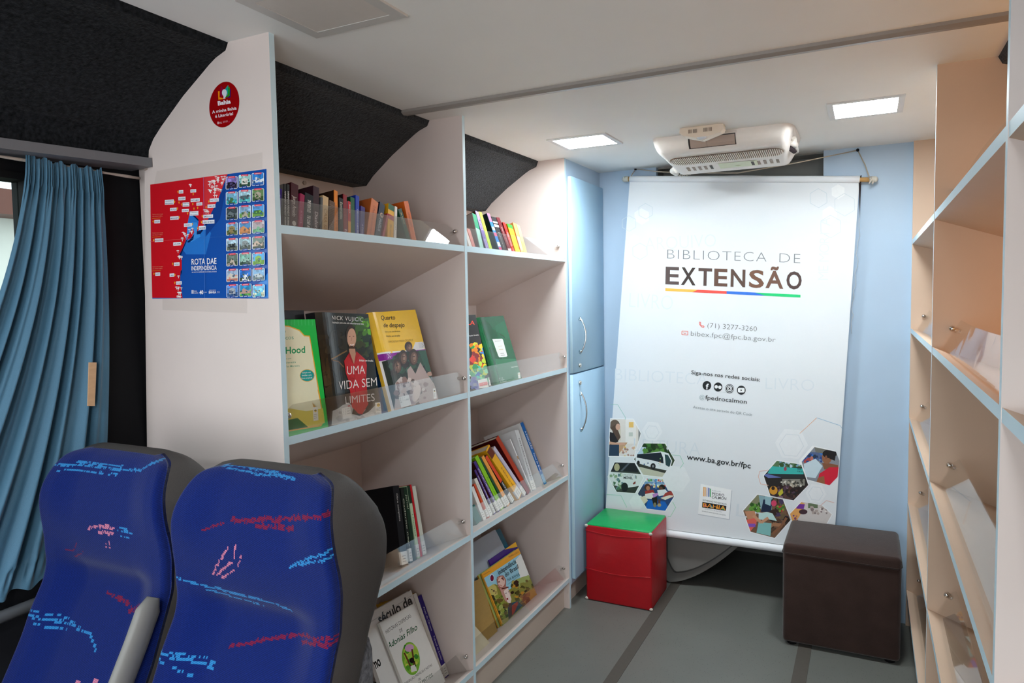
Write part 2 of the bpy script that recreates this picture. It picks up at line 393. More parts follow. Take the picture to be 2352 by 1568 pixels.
# ================================================================== BOOKCASES
def panel(prof, y0, y1, face, edge, front_edges):
    mb = M(); ec = [None]*len(prof)
    for k in front_edges: ec[k] = edge
    mb.prism(prof, y0, y1, face, 'laminate', ec); return mb
def prof_left(z1, inner=False):
    if inner: return [(XL, 0), (XL, z1), (-1.283, z1), (-1.293, 1.933), (-1.325, 1.922), (-1.347, 1.910), (-1.437, 1.853), (-1.517, 1.793), (-1.547, 1.7622), (-1.607, 1.7622), (-1.626, 1.0), (-1.626, 0)]
    return [(XL, 0), (XL, z1), (-1.283, z1), (-1.293, 1.933), (-1.325, 1.922), (-1.347, 1.910), (-1.437, 1.853), (-1.517, 1.793), (-1.547, 1.767), (-1.566, 1.741), (-1.572, 1.697), (-1.584, 1.694), (-1.606, 1.37), (-1.626, 1.0), (-1.626, 0)]
def prof_right(z1): return [(-1.003-x if i > 1 else XR, z) for i, (x, z) in enumerate(prof_left(z1, True))]
def guard(parent, xf, sgn, y0, y1, z, steep, h=.08, bow=0.0, cham=.03):
    """clear acrylic lip standing on a shelf's front edge, held by two chrome standoffs; sgn=+1: front faces +x"""
    dx, dz = math.cos(steep), math.sin(steep); g = M(); n = 12 if bow else 1; t = .003
    def P(fr, k, off=0):
        y = y0+.004+(y1-y0-.008)*fr; b2 = bow*math.sin(math.pi*fr)
        hh = h*k*(1-.0*fr)
        return Vector((xf - sgn*(.010+dx*hh) - sgn*dz*off + sgn*b2*k, y, z-.0038+dz*hh))
    cuts = [0, cham/(y1-y0)] + [cham/(y1-y0)+(1-2*cham/(y1-y0))*i/n for i in range(1, n)] + [1-cham/(y1-y0), 1]
    lo = [[], []]; hi = [[], []]
    for s_ in (0, 1):
        for i, fr in enumerate(cuts):
            lo[s_].append(g.vert(P(fr, 0, s_*t))); hi[s_].append(g.vert(P(fr, .78 if i in (0, len(cuts)-1) else 1, s_*t)))
    for i in range(len(cuts)-1):
        g.face([lo[0][i], lo[0][i+1], hi[0][i+1], hi[0][i]], 'ffffff', 'acrylic'); g.face([lo[1][i], hi[1][i], hi[1][i+1], lo[1][i+1]], 'ffffff', 'acrylic')
        g.face([hi[0][i], hi[0][i+1], hi[1][i+1], hi[1][i]], 'ffffff', 'acrylic')
    go = g.build('shelf_guard', parent); go['label'] = 'clear acrylic lip'
    for fr, yw in ((0, y0), (1, y1)):
        kn = M(); c = P(fr, .70); c.y = yw + (.009 if fr == 0 else -.009); c.x += sgn*.003
        yy = (yw, yw+.011) if fr == 0 else (yw-.011, yw)
        kn.tube([(c.x, yy[0], c.z), (c.x, yy[1], c.z)], .0045, 'c9c9c9', 'chrome', 10)
        kn.ball((c.x+sgn*.003, c.y, c.z), .0072, 'd6d4d2', 'chrome', 12); kn.build('standoff_knob', go)
SLOPE, SLOPE_R = .41, .36
LZ = (1.540, 1.067, .596, .138); RZ = (1.575, 1.222, .862, .512, .150)
bl = thing('bookcase', 'tall cream and pale blue bookcase along the left wall, full of books', 'bookcase', (XL, Y1, 0))
for y in (Y1, Y2, Y3):
    panel(prof_left(HC(y)+.0008, y > Y1), y, y+TH, CREAM, BLUE, (0,)).build('side_panel', bl)
for (a, b2) in ((Y1+TH, Y2), (Y2+TH, Y3)):
    s = M(); s.box((-1.626, a, 0), (XWL, b2, 1.762), CREAM, 'laminate')
    bp_ = s.build('back_panel', bl)
    for k, z in enumerate(LZ):
        xe = XWL if k < 3 else -1.44; ze = z-SLOPE*(XL-.001-xe)
        s = M(); s.prism([(XL-.001, z-.019), (XL-.001, z), (xe, ze), (xe, ze-.0195)], a, b2, CREAM, 'laminate', [BLUE, None, None, None]); s.build('shelf', bl)
        guard(bl, XL, 1, a, b2, z, math.radians((63, 86, 68, 68)[k]), h=.080 if k == 0 else .072)
    s = M(); s.box((-1.205, a, 0), (-1.188, b2, LZ[3]-.019), 'cdbcae', 'laminate'); s.build('kickboard', bl)
    for k in range(2):     # screw caps
        s = M(); yy = a+(b2-a)*(.25+.45*k); s.tube([(XWL, yy, 1.745), (XWL+.004, yy, 1.745)], .007, 'b5a79c', 'plastic', 10); s.build('screw_cap', bp_)
br = thing('bookcase', 'tall cream and pale blue bookcase along the right wall, almost empty', 'bookcase', (XR, YR1, 0))
for y in (YR0, YR1, YR2, YR3):
    panel(prof_right(HC(y)+.0008), y, y+TH, CREAM_WARMLIT if y > 2 else CREAM, BLUE, (0,)).build('side_panel', br)
for (a, b2) in ((YR0+TH, YR1), (YR1+TH, YR2), (YR2+TH, YR3)):
    s = M(); s.box((XWR, a, 0), (.611, b2, 1.10 if a > 1.06 and a < 2 else 1.70), CREAM_WARMLIT, 'laminate'); s.build('back_panel', br)
    for k, z in enumerate(RZ):
        xe = XWR if k < 4 else .45; ze = z-SLOPE_R*(xe-XR-.001)
        s = M(); s.prism([(XR+.001, z-.019), (XR+.001, z), (xe, ze), (xe, ze-.0195)], a, b2, CREAM_WARMLIT, 'laminate', [BLUE, None, None, None]); s.build('shelf', br)
        guard(br, XR+.012, -1, a, b2, z, math.radians(62), h=.085, bow=.018 if k < 2 else 0)
    s = M(); s.box((XR+.03, a, 0), (XR+.046, b2, RZ[4]-.019), 'c9b29c', 'laminate'); s.build('kickboard', br)

# ================================================================== CABINET beside the back wall
cb = thing('cabinet', 'narrow pale blue corner cabinet with two locked doors, left of banner', 'cabinet', (XL, Y3+TH, 0))
s = M(); yc0, yc1 = Y3+TH, YB-.0005
s.box((-1.60, yc0, .10), (XL-.001, yc1, HC(yc1)-.001), BLUE_D, 'laminate'); s.box((-1.60, yc0, 0), (XL-.03, yc1, .10), 'cdbcae', 'laminate'); s.build('body', cb)
for z0, z1, hz, lz in ((1.038, 1.886, (1.118, 1.281), 1.068), (.125, 1.032, (.772, .950), .990)):
    s = M(); s.rbox((XL, yc0+.012, z0), (XL+.018, yc1-.006, z1), .002, 'a9cde6', 'laminate', 1, {'-y': 'c6e2ef'}); d = s.build('door', cb)  # near edge painted paler, the light falling on it put into the colour
    s = M(); xx, yy = XL+.018, yc0+.085; zc, zh = (hz[0]+hz[1])/2, (hz[1]-hz[0])/2
    s.tube([(xx+.004+.026*(1-((k-8)/8)**2), yy+.005*(1-((k-8)/8)**2), zc+zh*(k-8)/8) for k in range(17)], .0042, 'd5dade', 'chrome', 8)
    for sg in (-1, 1): s.tube([(xx-.001, yy, zc+sg*zh*.86), (xx+.012, yy, zc+sg*zh*.86)], .0045, 'd5dade', 'chrome', 8)
    s.build('handle', d)['label'] = 'curved chrome bow handle'
    s = M(); s.tube([(xx-.001, yy-.002, lz), (xx+.008, yy-.002, lz)], .0095, 'd8d4cc', 'chrome', 14); s.tube([(xx+.008, yy-.002, lz), (xx+.0085, yy-.002, lz)], .003, '55504a', 'chrome', 8); s.build('lock', d)

# ================================================================== CEILING LIGHTS
def led(name, label, x0, x1, y0, y1, on):
    zc = HC((y0+y1)/2)
    t = thing(name, label, 'ceiling light', ((x0+x1)/2, (y0+y1)/2, zc), group=None)
    fr = M(); w = .018 if on else .026
    for a, b2 in (((x0, y0), (x1, y0+w)), ((x0, y1-w), (x1, y1)), ((x0, y0+w), (x0+w, y1-w)), ((x1-w, y0+w), (x1, y1-w))):
        fr.box((a[0], a[1], zc-.005), (b2[0], b2[1], zc+.003), 'c9c6c2' if not on else 'dcdcdc', 'plastic')
    fr.build('frame', t)
    df = M(); df.box((x0+w, y0+w, zc-.004), (x1-w, y1-w, zc+.002), 'd3cbc4', 'led' if on else 'plastic'); df.build('diffuser', t)
led('ceiling_light', 'lit square light panel on ceiling above the blue cabinet', -1.078, -.848, 2.452, 2.656, True)
led('ceiling_light', 'lit square light panel on ceiling right of the air conditioner', -.126, .090, 2.445, 2.672, True)
led('ceiling_light', 'lit ceiling light panel above the front seats, behind the viewer', -1.09, -.85, -.52, -.30, True)
led('ceiling_light', 'lit ceiling light panel over the aisle, behind the viewer', -.126, .09, -.52, -.30, True)
led('ceiling_light', 'added unseen left-hand fill panel on the ceiling at the front', -1.09, -.85, -1.55, -1.30, True)  # this pair is added out of view to brighten the shelves from the front
led('ceiling_light', 'added unseen right-hand fill panel on the ceiling at the front', -.126, .09, -1.55, -1.30, True)
led('ceiling_light', 'unlit square ceiling panel in front of the nearest left bookcase panel', -1.090, -.848, 1.010, 1.236, False)

# ================================================================== printed sheets surveyed from the photo (y runs down)
class PSheet(Sheet):
    def __init__(self, mb, axis, val, sgn, org, sc, mat, clip=None, warp=None):
        def to3d(x, y, l):
            p = at(axis, val, org[0]+x/sc, org[1]+y/sc); i = 'XYZ'.index(axis); p[i] += sgn*l
            return warp(p) if warp else p
        if clip:
            ar = sum(clip[i-1][0]*clip[i][1]-clip[i][0]*clip[i-1][1] for i in range(len(clip)))
            if ar < 0: clip = clip[::-1]
        super().__init__(mb, to3d, mat, clip)
    def text2(self, s, x0, y0, x1, y1, h, col, bold=0.0, shear=0.0, space=1.0):
        vs, fs, g0, tw = glyphs(s, bold, shear, space); base = len(self.mb.v); self.k += 1; l = .00033+self.step*self.k
        L = math.hypot(x1-x0, y1-y0); ux, uy = (y1-y0)/L*.6, -1.0
        for a, b in vs:
            t = (a-g0)/tw; q = b*h/CAPH
            self.mb.v.append(tuple(self.to3d(x0+(x1-x0)*t+ux*q, y0+(y1-y0)*t+uy*q, l)))
        for f in fs: self.mb.face([base+i for i in f], col, self.mat)

# ------------------------------------------------------------------ banner
YBN = 3.235
bn = thing('banner', 'large white printed fabric banner hanging crooked on the back wall', 'banner', tuple(at('Y', YBN, 1700, 1235)))
bwave = lambda p: p
c4 = [at('Y', YBN, *q) for q in ((1447, 407), (1975, 403), (1914, 1266), (1389, 1196))]
s = M()
def bfn(u, v):
    p = (c4[0]*(1-u)+c4[1]*u)*(1-v)+(c4[3]*(1-u)+c4[2]*u)*v
    p.z -= .004*math.sin(u*9.4)*(1-v)**8
    return bwave(p)
s.grid(bfn, 60, 90, 'e8ecef', 'bannercloth')
bp = lambda mat='paper', clip=None, org=(0, 0), sc=1: PSheet(s, 'Y', YBN, -1, org, sc, mat, clip, bwave)
B = bp()
F1 = 'dfe6eb'
for w_, a, b2, h in (('ARQUIVO', (1482, 575), (1645, 566), 30), ('LIVRO', (1445, 705), (1545, 712), 34), ('BIBLIOTECA', (1412, 872), (1625, 884), 27), ('LIVRO', (1758, 893), (1870, 898), 27), ('LEITURA', (1455, 1035), (1608, 1046), 30), ('LE', (1690, 1185), (1760, 1195), 30)):
    B.text2(w_, *a, *b2, h, F1, -.012)
for k, ch in enumerate('MEMORIA'):
    vs, fs, g0, tw = glyphs(ch, -.012); base = len(s.v)
    for a, b_2 in vs: s.v.append(tuple(bwave(at('Y', YBN-.0006, 1902+5*(k/6)-b_2*34, 645-k*21-a*30))))
    for f in fs: s.face([base+i for i in f], F1, 'paper')
def hexa(cx, cy, r, rot=0.08): return [(cx+r*math.cos(rot+k*math.pi/3), cy+r*math.sin(rot+k*math.pi/3)) for k in range(6)]
for cx, cy, r, rt in ((1474, 497, 19, .5), (1457, 551, 13, .5), (1928, 545, 31, .5), (1906, 492, 19, .5), (1925, 440, 17, .5), (1932, 587, 18, .5)): B.poly(hexa(cx, cy, r, rt), 'f2f5f6')
for cx, cy, r, rt, w in ((1470, 577, 19, .5, 1.2), (1483, 485, 18, .5, 1), (1445, 513, 18, .5, 1), (1880, 455, 22, .5, 1.2), (1908, 520, 26, .5, 1.2), (1940, 470, 26, .5, 1)): B.line(hexa(cx, cy, r, rt), w, 'd3dee4', True)
for cx, cy, r in ((1498, 990, 24), (1553, 1099, 33), (1463, 1153, 18), (1818, 1019, 38), (1874, 1133, 24)): B.poly(hexa(cx, cy, r), 'eff2f4')
B.line(hexa(1818, 1022, 28), 1.4, 'dfe5ea', True); B.line(hexa(1498, 992, 16), 1.2, 'e0e6ea', True); B.line(hexa(1874, 1133, 17), 1.2, 'dfe5ea', True)
for pts, cl in (([(1402, 928), (1419, 929), (1437, 959), (1436, 963)], '9fd0c4'), ([(1543, 1044), (1562, 1046), (1570, 1064), (1562, 1075)], '9fd8c0'), ([(1393, 1135), (1426, 1137), (1440, 1165)], 'a8dcc8'), ([(1545, 1152), (1552, 1165), (1540, 1186), (1534, 1186)], '9fd8b8'), ([(1837, 995), (1876, 959)], 'e8b08a'), ([(1876, 959), (1930, 977), (1936, 986)], '9cc4dc'), ([(1765, 1079), (1745, 1082), (1742, 1094), (1747, 1111), (1765, 1114)], 'eeb8a4'), ([(1885, 1160), (1898, 1149), (1916, 1154)], 'e6b4a8')):
    B.line(pts, 1.1, cl)
B.text2('BIBLIOTECA', 1532.4, 594, 1760.5, 601.2, 22.3, '84898c', -.022, space=1.1); B.text2('DE', 1790, 602.6, 1838, 604.7, 22.3, '84898c', -.022, space=1.1)
BR = ['5d4e4b', '453934', '5a4741', '6a4e41', '5e493f', '7a5745', '755648', '54423f']
xs_ = [(1528.3, 1559.5), (1564, 1597.5), (1603.5, 1635), (1640, 1670.5), (1678, 1711.5), (1720, 1754.5), (1758, 1799), (1806, 1841)]
for ch, (xa, xb), cl in zip('EXTENSÃO', xs_, BR):
    y = lambda x: 651.4+(x-1528.3)*.0385
    B.text2(ch, xa, y(xa), xb, y(xb), 39, cl, .022)
yb = lambda x, d=0: 661.5+(x-1528.3)*.0487+d
for pts, cl in (([(1528.3, 0), (1603, 0), (1590, 6.4), (1528.3, 6.4)], 'fbc056'), ([(1603, 0), (1669, 0), (1669, 6.4), (1590, 6.4)], 'f4594f'), ([(1669, 0), (1734, 0), (1758, 6.4), (1669, 6.4)], '3a78dc'), ([(1734, 0), (1838.6, 0), (1838.6, 6.4), (1758, 6.4)], '27cf7c')):
    B.poly([(x, yb(x, d)) for x, d in pts], cl)
B.text2('(71) 3277-3260', 1624.9, 752.2, 1738.2, 760.8, 11.6, '6d7271', -.014)
B.text2('bibex.fpc@fpc.ba.gov.br', 1586.6, 770.7, 1781, 785.3, 11.0, '6d7271', -.014)
B.line([(1606, 741), (1607.5, 738.8), (1610, 741.5), (1608.5, 744), (1612.5, 748.6), (1615, 747.5), (1617.6, 750), (1615.6, 752), (1611, 750), (1607, 745), (1606, 741)], 1.3, 'ee5a4e')
B.line([(1566.3, 759.8), (1580, 760.8), (1579.8, 769), (1566.1, 768)], 1.3, 'f0705f', True); B.line([(1570, 763.5), (1573, 766), (1576.3, 764)], 1.2, 'f0705f')
B.text2('Siga-nos nas redes sociais:', 1587.9, 858.5, 1745.5, 875.6, 8.6, '2f3330', .006)
IC = '24282a'
for cx, cy in ((1623.7, 885), (1649.4, 888.4), (1675.7, 892.2), (1702.7, 895.6)): B.ell(cx, cy, 10, 10.4, IC, 28)
B.text2('f', 1621, 893, 1627.5, 893.6, 12.4, 'f4f6f7', .03)
B.ell(1645.2, 888, 3.9, 4, 'f4f6f7'); B.ell(1653.6, 889, 3.9, 4, 'f4f6f7')
B.ring(1675.7, 892.2, 8.4, 1.1, 'f4f6f7', 28); B.rrect(1670.4, 886.8, 1681, 897.6, 3, 'f4f6f7'); B.rrect(1671.9, 888.3, 1679.5, 896.1, 2.2, IC); B.ring(1675.7, 892.2, 2.6, 1.3, 'f4f6f7'); B.ell(1678.6, 889.4, .7, .7, 'f4f6f7', 8)
B.rrect(1695, 890.4, 1710.4, 901, 3, 'f4f6f7'); B.poly([(1701, 893.6), (1705.2, 895.8), (1701, 898)], IC)
B.text2('@', 1606.5, 915, 1618, 916.4, 9, '9fb4b8', -.01); B.text2('fpedrocalmon', 1620, 916.5, 1715, 927, 9.6, '2c302e', .002)
B.text2('Acesse o site através do QR Code', 1592, 937, 1727.5, 955, 6.2, '7d8688', -.008)
B.text2('www.ba.gov.br/fpc', 1577.3, 1054.1, 1724, 1075, 12.2, '24282a', .012)
# little framed photographs printed on the banner (survey frame of the lower half)
def hexphoto(corners, draw):
    big = [(x+(x-sum(c[0] for c in corners)/6)*.045, y+(y-sum(c[1] for c in corners)/6)*.045) for x, y in corners]
    bp('paper', None, (1380, 900), 4.055).poly(big, 'f7f9fa')
    S = bp('paper', corners, (1380, 900), 4.055); S.k = 4; draw(S)
def ph_desk(S):
    S.rect(60, 240, 380, 610, 'e9e2d8'); S.rect(230, 250, 330, 480, 'f3efe8'); S.rect(262, 280, 305, 330, 'f0c46c'); S.rect(262, 375, 298, 412, 'cfd4c8'); S.rect(160, 340, 185, 450, 'd9d0ba'); S.rect(350, 330, 372, 470, '8a8d8c')
    S.poly([(75, 470), (250, 470), (150, 600), (60, 600)], 'c9a27c'); S.poly([(160, 600), (300, 490), (375, 530), (320, 620)], 'ece6e2'); S.blobs(16, (200, 500, 350, 600), ['e2b8a0', 'f6f3f0', 'e8ca6a', 'b08a7a'], 16, 3)
    S.ell(130, 310, 48, 52, '6b5a4c'); S.poly([(95, 330), (140, 300), (185, 420), (150, 470)], '5d4a3e'); S.ell(160, 325, 22, 30, 'd9ab92'); S.poly([(75, 370), (120, 380), (165, 460), (90, 490)], '2b2a2c'); S.line([(80, 470), (150, 485), (225, 482)], 22, 'd8a88c'); S.poly([(70, 490), (170, 490), (170, 600), (70, 600)], '2c4258')
def ph_bus(S):
    S.rect(300, 470, 700, 810, '3a4a32'); S.rect(300, 470, 420, 580, 'b9d4e6'); S.blobs(40, (400, 475, 680, 570), ['2f5a24', '437a34', '1f3d1a', '5a9040'], 34, 5)
    S.poly([(300, 690), (700, 740), (700, 820), (300, 820)], 'c9c8b4'); S.poly([(330, 655), (640, 735), (600, 755), (340, 690)], '3c3f38')
    S.poly([(320, 585), (560, 552), (630, 570), (665, 640), (640, 735), (470, 700), (325, 655)], 'e9eef0'); S.poly([(340, 580), (560, 562), (580, 610), (585, 665), (500, 640), (335, 610)], '1f2a34'); S.poly([(595, 580), (625, 585), (655, 640), (640, 700), (605, 680)], '2c4a4e')
    S.ell(487, 690, 24, 28, '1c1d1f'); S.ell(487, 690, 11, 13, '8a8d90'); S.ell(350, 655, 13, 18, '1c1d1f'); S.blobs(7, (370, 620, 560, 680), ['7aa86a', '5a7a9c', 'c99a5a'], 9, 2)
def ph_movel(S):
    S.rect(60, 640, 400, 950, '414a42'); S.poly([(110, 655), (330, 660), (350, 745), (90, 735)], '23282b'); S.poly([(180, 735), (260, 655), (280, 655), (200, 740)], '59606a')
    S.poly([(60, 740), (390, 765), (400, 860), (250, 900), (60, 850)], 'e3e9e6'); S.text2('BIBLIOTECA', 212, 775, 300, 779, 11, '7d8688'); S.text2('MÓVEL', 212, 808, 298, 812, 22, '2b3030', .03); S.rect(318, 775, 325, 806, '53808c'); S.rect(328, 778, 334, 808, '8aa08c')
    S.ell(150, 700, 26, 36, 'b9b48c'); S.blobs(22, (85, 765, 200, 900), ['8fae86', '4f7a58', 'd8e0d2', '6a8c90'], 22, 8); S.poly([(150, 940), (250, 890), (400, 870), (400, 960)], '39423a'); S.ell(222, 885, 32, 42, '222628'); S.poly([(298, 850), (322, 828), (325, 850), (305, 862)], '8a3a30')
def ph_kids(S):
    S.rect(340, 795, 690, 1110, '2b4a7c'); S.rect(400, 800, 640, 870, 'a8c4d4'); S.blobs(46, (400, 812, 640, 885), ['e4d9c0', 'd9534f', '5aa04a', 'f0c94a', 'ffffff', '3a6ab0'], 13, 11); S.rect(508, 800, 520, 900, '2f86d0'); S.rect(400, 842, 640, 850, '3a7cc0')
    S.poly([(340, 900), (430, 880), (440, 960), (345, 985)], '3a4660'); S.ell(435, 885, 30, 32, '4a2d24'); S.ell(440, 895, 18, 22, 'b87c60'); S.poly([(410, 920), (490, 910), (510, 960), (420, 975)], 'a83a34'); S.poly([(412, 950), (480, 935), (540, 950), (470, 995), (415, 990)], 'efe6e2'); S.poly([(480, 950), (530, 938), (540, 955), (490, 985)], 'c88ad0')
    S.ell(570, 890, 30, 30, '241d1c'); S.ell(560, 900, 18, 20, '6b4634'); S.poly([(525, 915), (600, 905), (640, 950), (540, 970)], 'e9ecef'); S.poly([(600, 940), (650, 920), (690, 960), (660, 985), (560, 1000)], 'a8443c'); S.poly([(555, 985), (640, 960), (690, 965), (600, 1005)], 'ece4d4')
    S.poly([(415, 1080), (440, 1005), (600, 1020), (640, 1100), (600, 1110), (420, 1100)], '1f6ac8'); S.poly([(475, 985), (525, 975), (530, 1050), (490, 1060)], '241c1c'); S.line([(545, 1000), (545, 1050)], 20, '6a4030'); S.ell(503, 1050, 14, 22, '8a8068'); S.ell(545, 1052, 18, 16, 'b8a078'); S.poly([(355, 985), (410, 965), (440, 1010), (390, 1060)], 'e8d9c4')
def ph_crowd(S):
    S.rect(1500, 630, 1950, 1020, '2a2624'); S.rect(1500, 630, 1950, 700, '5a7a54'); S.blobs(22, (1640, 640, 1870, 690), ['7fa8c0', '3a5a30', 'c4d8e2'], 24, 4)
    S.poly([(1590, 690), (1880, 712), (1890, 765), (1545, 770)], '3fb8b0'); S.ell(1718, 716, 14, 18, 'a04a5a'); S.text2('BIB', 1832, 722, 1868, 726, 14, '1f5058', .02); S.text2('DE E', 1830, 742, 1880, 748, 12, '1f5058', .02); S.poly([(1520, 775), (1560, 755), (1690, 795), (1560, 800)], '6a7ab8'); S.poly([(1540, 760), (1880, 765), (1890, 800), (1700, 800)], '2c3436')
    S.rect(1690, 810, 1900, 870, '8c8a80'); S.blobs(30, (1660, 815, 1880, 880), ['b4aa98', '5c5a52', 'd8d4c8', '44423c'], 18, 6); S.blobs(60, (1600, 870, 1930, 985), ['2a1c1a', '4a3028', '6a4a3c', '382a28', '8a6a78', '503c4c'], 22, 9)
    S.ell(1608, 915, 38, 40, 'd99a34'); S.ell(1605, 895, 16, 18, '30201c'); S.poly([(1650, 940), (1690, 895), (1700, 940), (1665, 970)], 'c8c03c'); S.blobs(10, (1700, 960, 1800, 1000), ['3a2a28', '5a4038'], 26, 3)
def ph_reader(S):
    S.rect(1860, 505, 2240, 880, '8a8f98'); S.rect(1860, 560, 2070, 640, '5a6a90'); S.blobs(26, (1870, 570, 2060, 650), ['3a78c8', '6a9ad0', '2a3a50', 'b04a4a', '2a4a90'], 22, 2); S.poly([(1990, 510), (2230, 560), (2230, 600), (2000, 560)], '77776e'); S.ell(1965, 620, 14, 22, 'c4786a')
    S.poly([(1890, 670), (2000, 620), (2065, 690), (2000, 800), (1900, 790)], 'cfe2ea'); S.poly([(2060, 660), (2110, 660), (2210, 680), (2215, 740), (2080, 720)], '8a5a40'); S.poly([(2035, 760), (2130, 700), (2215, 700), (2215, 860), (2010, 870)], 'd8243c'); S.poly([(2020, 800), (2080, 780), (2090, 880), (2000, 870)], '9a6444')
    S.ell(2105, 610, 46, 58, '9a6648'); S.ell(2130, 575, 66, 40, '1f1a1a'); S.poly([(2130, 560), (2190, 570), (2180, 640), (2130, 620)], '231c1b'); S.ell(2098, 608, 10, 18, '8a5840')
def ph_open(S):
    S.rect(1310, 940, 1790, 1370, '7a5a44'); S.poly([(1330, 1100), (1460, 950), (1500, 970), (1480, 1060), (1380, 1110)], '8a8a6c'); S.blobs(26, (1390, 1040, 1490, 1110), ['4a8030', '6aa040', '2f5a20'], 24, 3); S.poly([(1470, 960), (1600, 985), (1590, 1110), (1495, 1110)], '8fb0b8'); S.poly([(1515, 1000), (1600, 1000), (1585, 1115), (1490, 1115)], '1f2c48'); S.poly([(1530, 965), (1590, 975), (1580, 1060), (1530, 1040)], '9ac0c8')
    S.blobs(40, (1580, 1000, 1760, 1300), ['3a2820', '5a4030', '241a16', '6a5a40', '4a3a5a'], 38, 7); S.ell(1612, 1035, 26, 28, 'd8486c'); S.blobs(14, (1640, 1050, 1730, 1110), ['c83a3a', '8a9a3a', '4a7a30'], 16, 5); S.line([(1530, 1290), (1600, 1230), (1690, 1240)], 34, 'a87858'); S.line([(1600, 1320), (1680, 1250), (1730, 1170)], 24, '8a5c40')
    S.poly([(1340, 1110), (1430, 1105), (1470, 1200), (1390, 1240)], 'c88e6c'); S.poly([(1350, 1190), (1450, 1170), (1450, 1230), (1390, 1300)], 'e8685c'); S.rect(1370, 1225, 1440, 1255, '8a5ac0'); S.poly([(1470, 1210), (1590, 1220), (1580, 1340), (1450, 1310)], '88c4c0')
    S.poly([(1470, 1130), (1545, 1115), (1600, 1130), (1640, 1200), (1540, 1180), (1470, 1190)], 'c4e4e0'); S.line([(1420, 1150), (1495, 1215), (1560, 1170)], 26, 'd09a78')
def ph_table(S):
    S.rect(1740, 1000, 2180, 1250, 'd8d0cc'); S.poly([(1760, 1120), (1860, 1020), (1900, 1040), (1850, 1160), (1790, 1240)], 'e8a860'); S.poly([(1830, 1040), (1900, 1045), (1890, 1090), (1820, 1085)], '7a3a9c'); S.ell(1885, 1115, 40, 24, '4a3038'); S.rect(1930, 1035, 2020, 1080, '6a7a5c'); S.blobs(20, (1950, 1050, 2110, 1130), ['ece4de', 'b8a8a0', '8a7a78'], 18, 2); S.blobs(6, (1780, 1130, 1830, 1230), ['6a3a8c', '8a4a6c'], 14, 2)
hexphoto([(92, 250), (300, 255), (372, 385), (310, 598), (75, 595), (82, 420)], ph_desk)
hexphoto([(400, 478), (598, 480), (688, 635), (615, 795), (395, 770), (310, 625)], ph_bus)
hexphoto([(130, 655), (315, 660), (395, 800), (320, 940), (150, 930), (70, 790)], ph_movel)
hexphoto([(430, 803), (600, 815), (683, 970), (600, 1105), (430, 1085), (345, 945)], ph_kids)
hexphoto([(1640, 640), (1865, 675), (1932, 865), (1795, 1008), (1580, 965), (1518, 780)], ph_crowd)
hexphoto([(1990, 512), (2190, 555), (2222, 640), (2205, 790), (2130, 868), (1925, 815), (1870, 650)][:7], ph_reader)
hexphoto([(1460, 955), (1695, 1000), (1768, 1190), (1620, 1358), (1395, 1300), (1327, 1105)], ph_open)
hexphoto([(1872, 1020), (2060, 1055), (2150, 1140), (2100, 1230), (1800, 1250), (1762, 1135)], ph_table)
S = bp('paper', None, (1380, 900), 4.055); S.k = 6
S.poly([(933, 862), (1224, 917), (1200, 1190), (905, 1142)], 'c2c8cf'); S.poly([(930, 855), (1218, 910), (1194, 1183), (905, 1135)], 'fafbfb')
for x, w, y0, y1, cl in ((956, 9, 882, 972, 'f0a23c'), (970, 8, 884, 972, 'f3b45a'), (986, 5, 888, 974, '8c2c3c'), (998, 7, 890, 976, '2a62b4'), (1009, 4, 894, 976, '2f3a8c'), (1017, 9, 898, 978, '2fa65c')): S.poly([(x, y0), (x+w, y0+2), (x+w-1, y1), (x-1, y1-2)], cl)
S.text2('FUNDAÇÃO', 1036, 922, 1120, 934, 10, 'b4babd'); S.text2('PEDRO', 1035, 958, 1148, 974, 25, '23282a', .006); S.text2('CALMON', 1032, 989, 1168, 1006, 25, '23282a', .006)
S.text2('GOVERNO DO ESTADO', 948, 1012, 1170, 1053, 15, '3a4042', .004)
S.poly([(946, 1022), (1170, 1060), (1166, 1106), (943, 1074)], '1d1d1f')
for x, cl in ((975, 'e84a8c'), (1030, '2fa6c8'), (1085, 'f0a23c'), (1140, '4ab86a')): S.poly([(x-6, 1034+(x-946)*.17), (x+20, 1066+(x-946)*.15), (x-14, 1064+(x-946)*.15)], cl)
S.text2('BAHIA', 950, 1068, 1162, 1100, 36, 'f2a03c', .01)
S.text2('SECRETARIA DE CULTURA', 970, 1092, 1130, 1122, 9, 'a4aaae'); S.text2('GOVERNO PRESENTE FUTURO PRA GENTE', 942, 1112, 1162, 1152, 9, '4a5052')
s.build('printed_sheet', bn)
s = M(); a, b2 = at('Y', YBN, 1388, 1204), at('Y', YBN, 1914, 1276)
s.tube([a+(b2-a)*k/10 for k in range(11)], .0165, 'eceff2', 'bannercloth', 14); s.build('bottom_hem', bn)
s = M(); a, b2 = at('Y', YBN, 1447, 411), at('Y', YBN, 1975, 412)
s.tube([a+(b2-a)*k/20+Vector((0, 0, 0)) for k in range(21)], .0145, 'eceff2', 'bannercloth', 14); s.build('top_hem', bn)
s = M(); a, b2 = at('Y', YBN, 1441, 411), at('Y', YBN, 2001, 412.5)
s.tube([a, b2], .0095, 'd0a468', 'wood', 12); rod = s.build('hanging_rod', bn)
for p, n_ in ((a, -1), (b2, 1)):
    s = M(); s.tube([p-Vector((.006*-n_*-1, 0, 0)), p+Vector((.012*n_, 0, 0))], .0135, 'd2d0c4', 'plastic', 12); s.ball(p+Vector((.012*n_, 0, 0)), .0132, 'd2d0c4', 'plastic', 10); s.build('end_cap', rod)
s = M(); q = [at('Y', YBN-.006, 1972, 405), at('Y', YBN-.006, 1979, 402), at('Y', YBN, 1977, 440), at('Y', YBN, 1975, 500), at('Y', YBN, 1973, 440)]
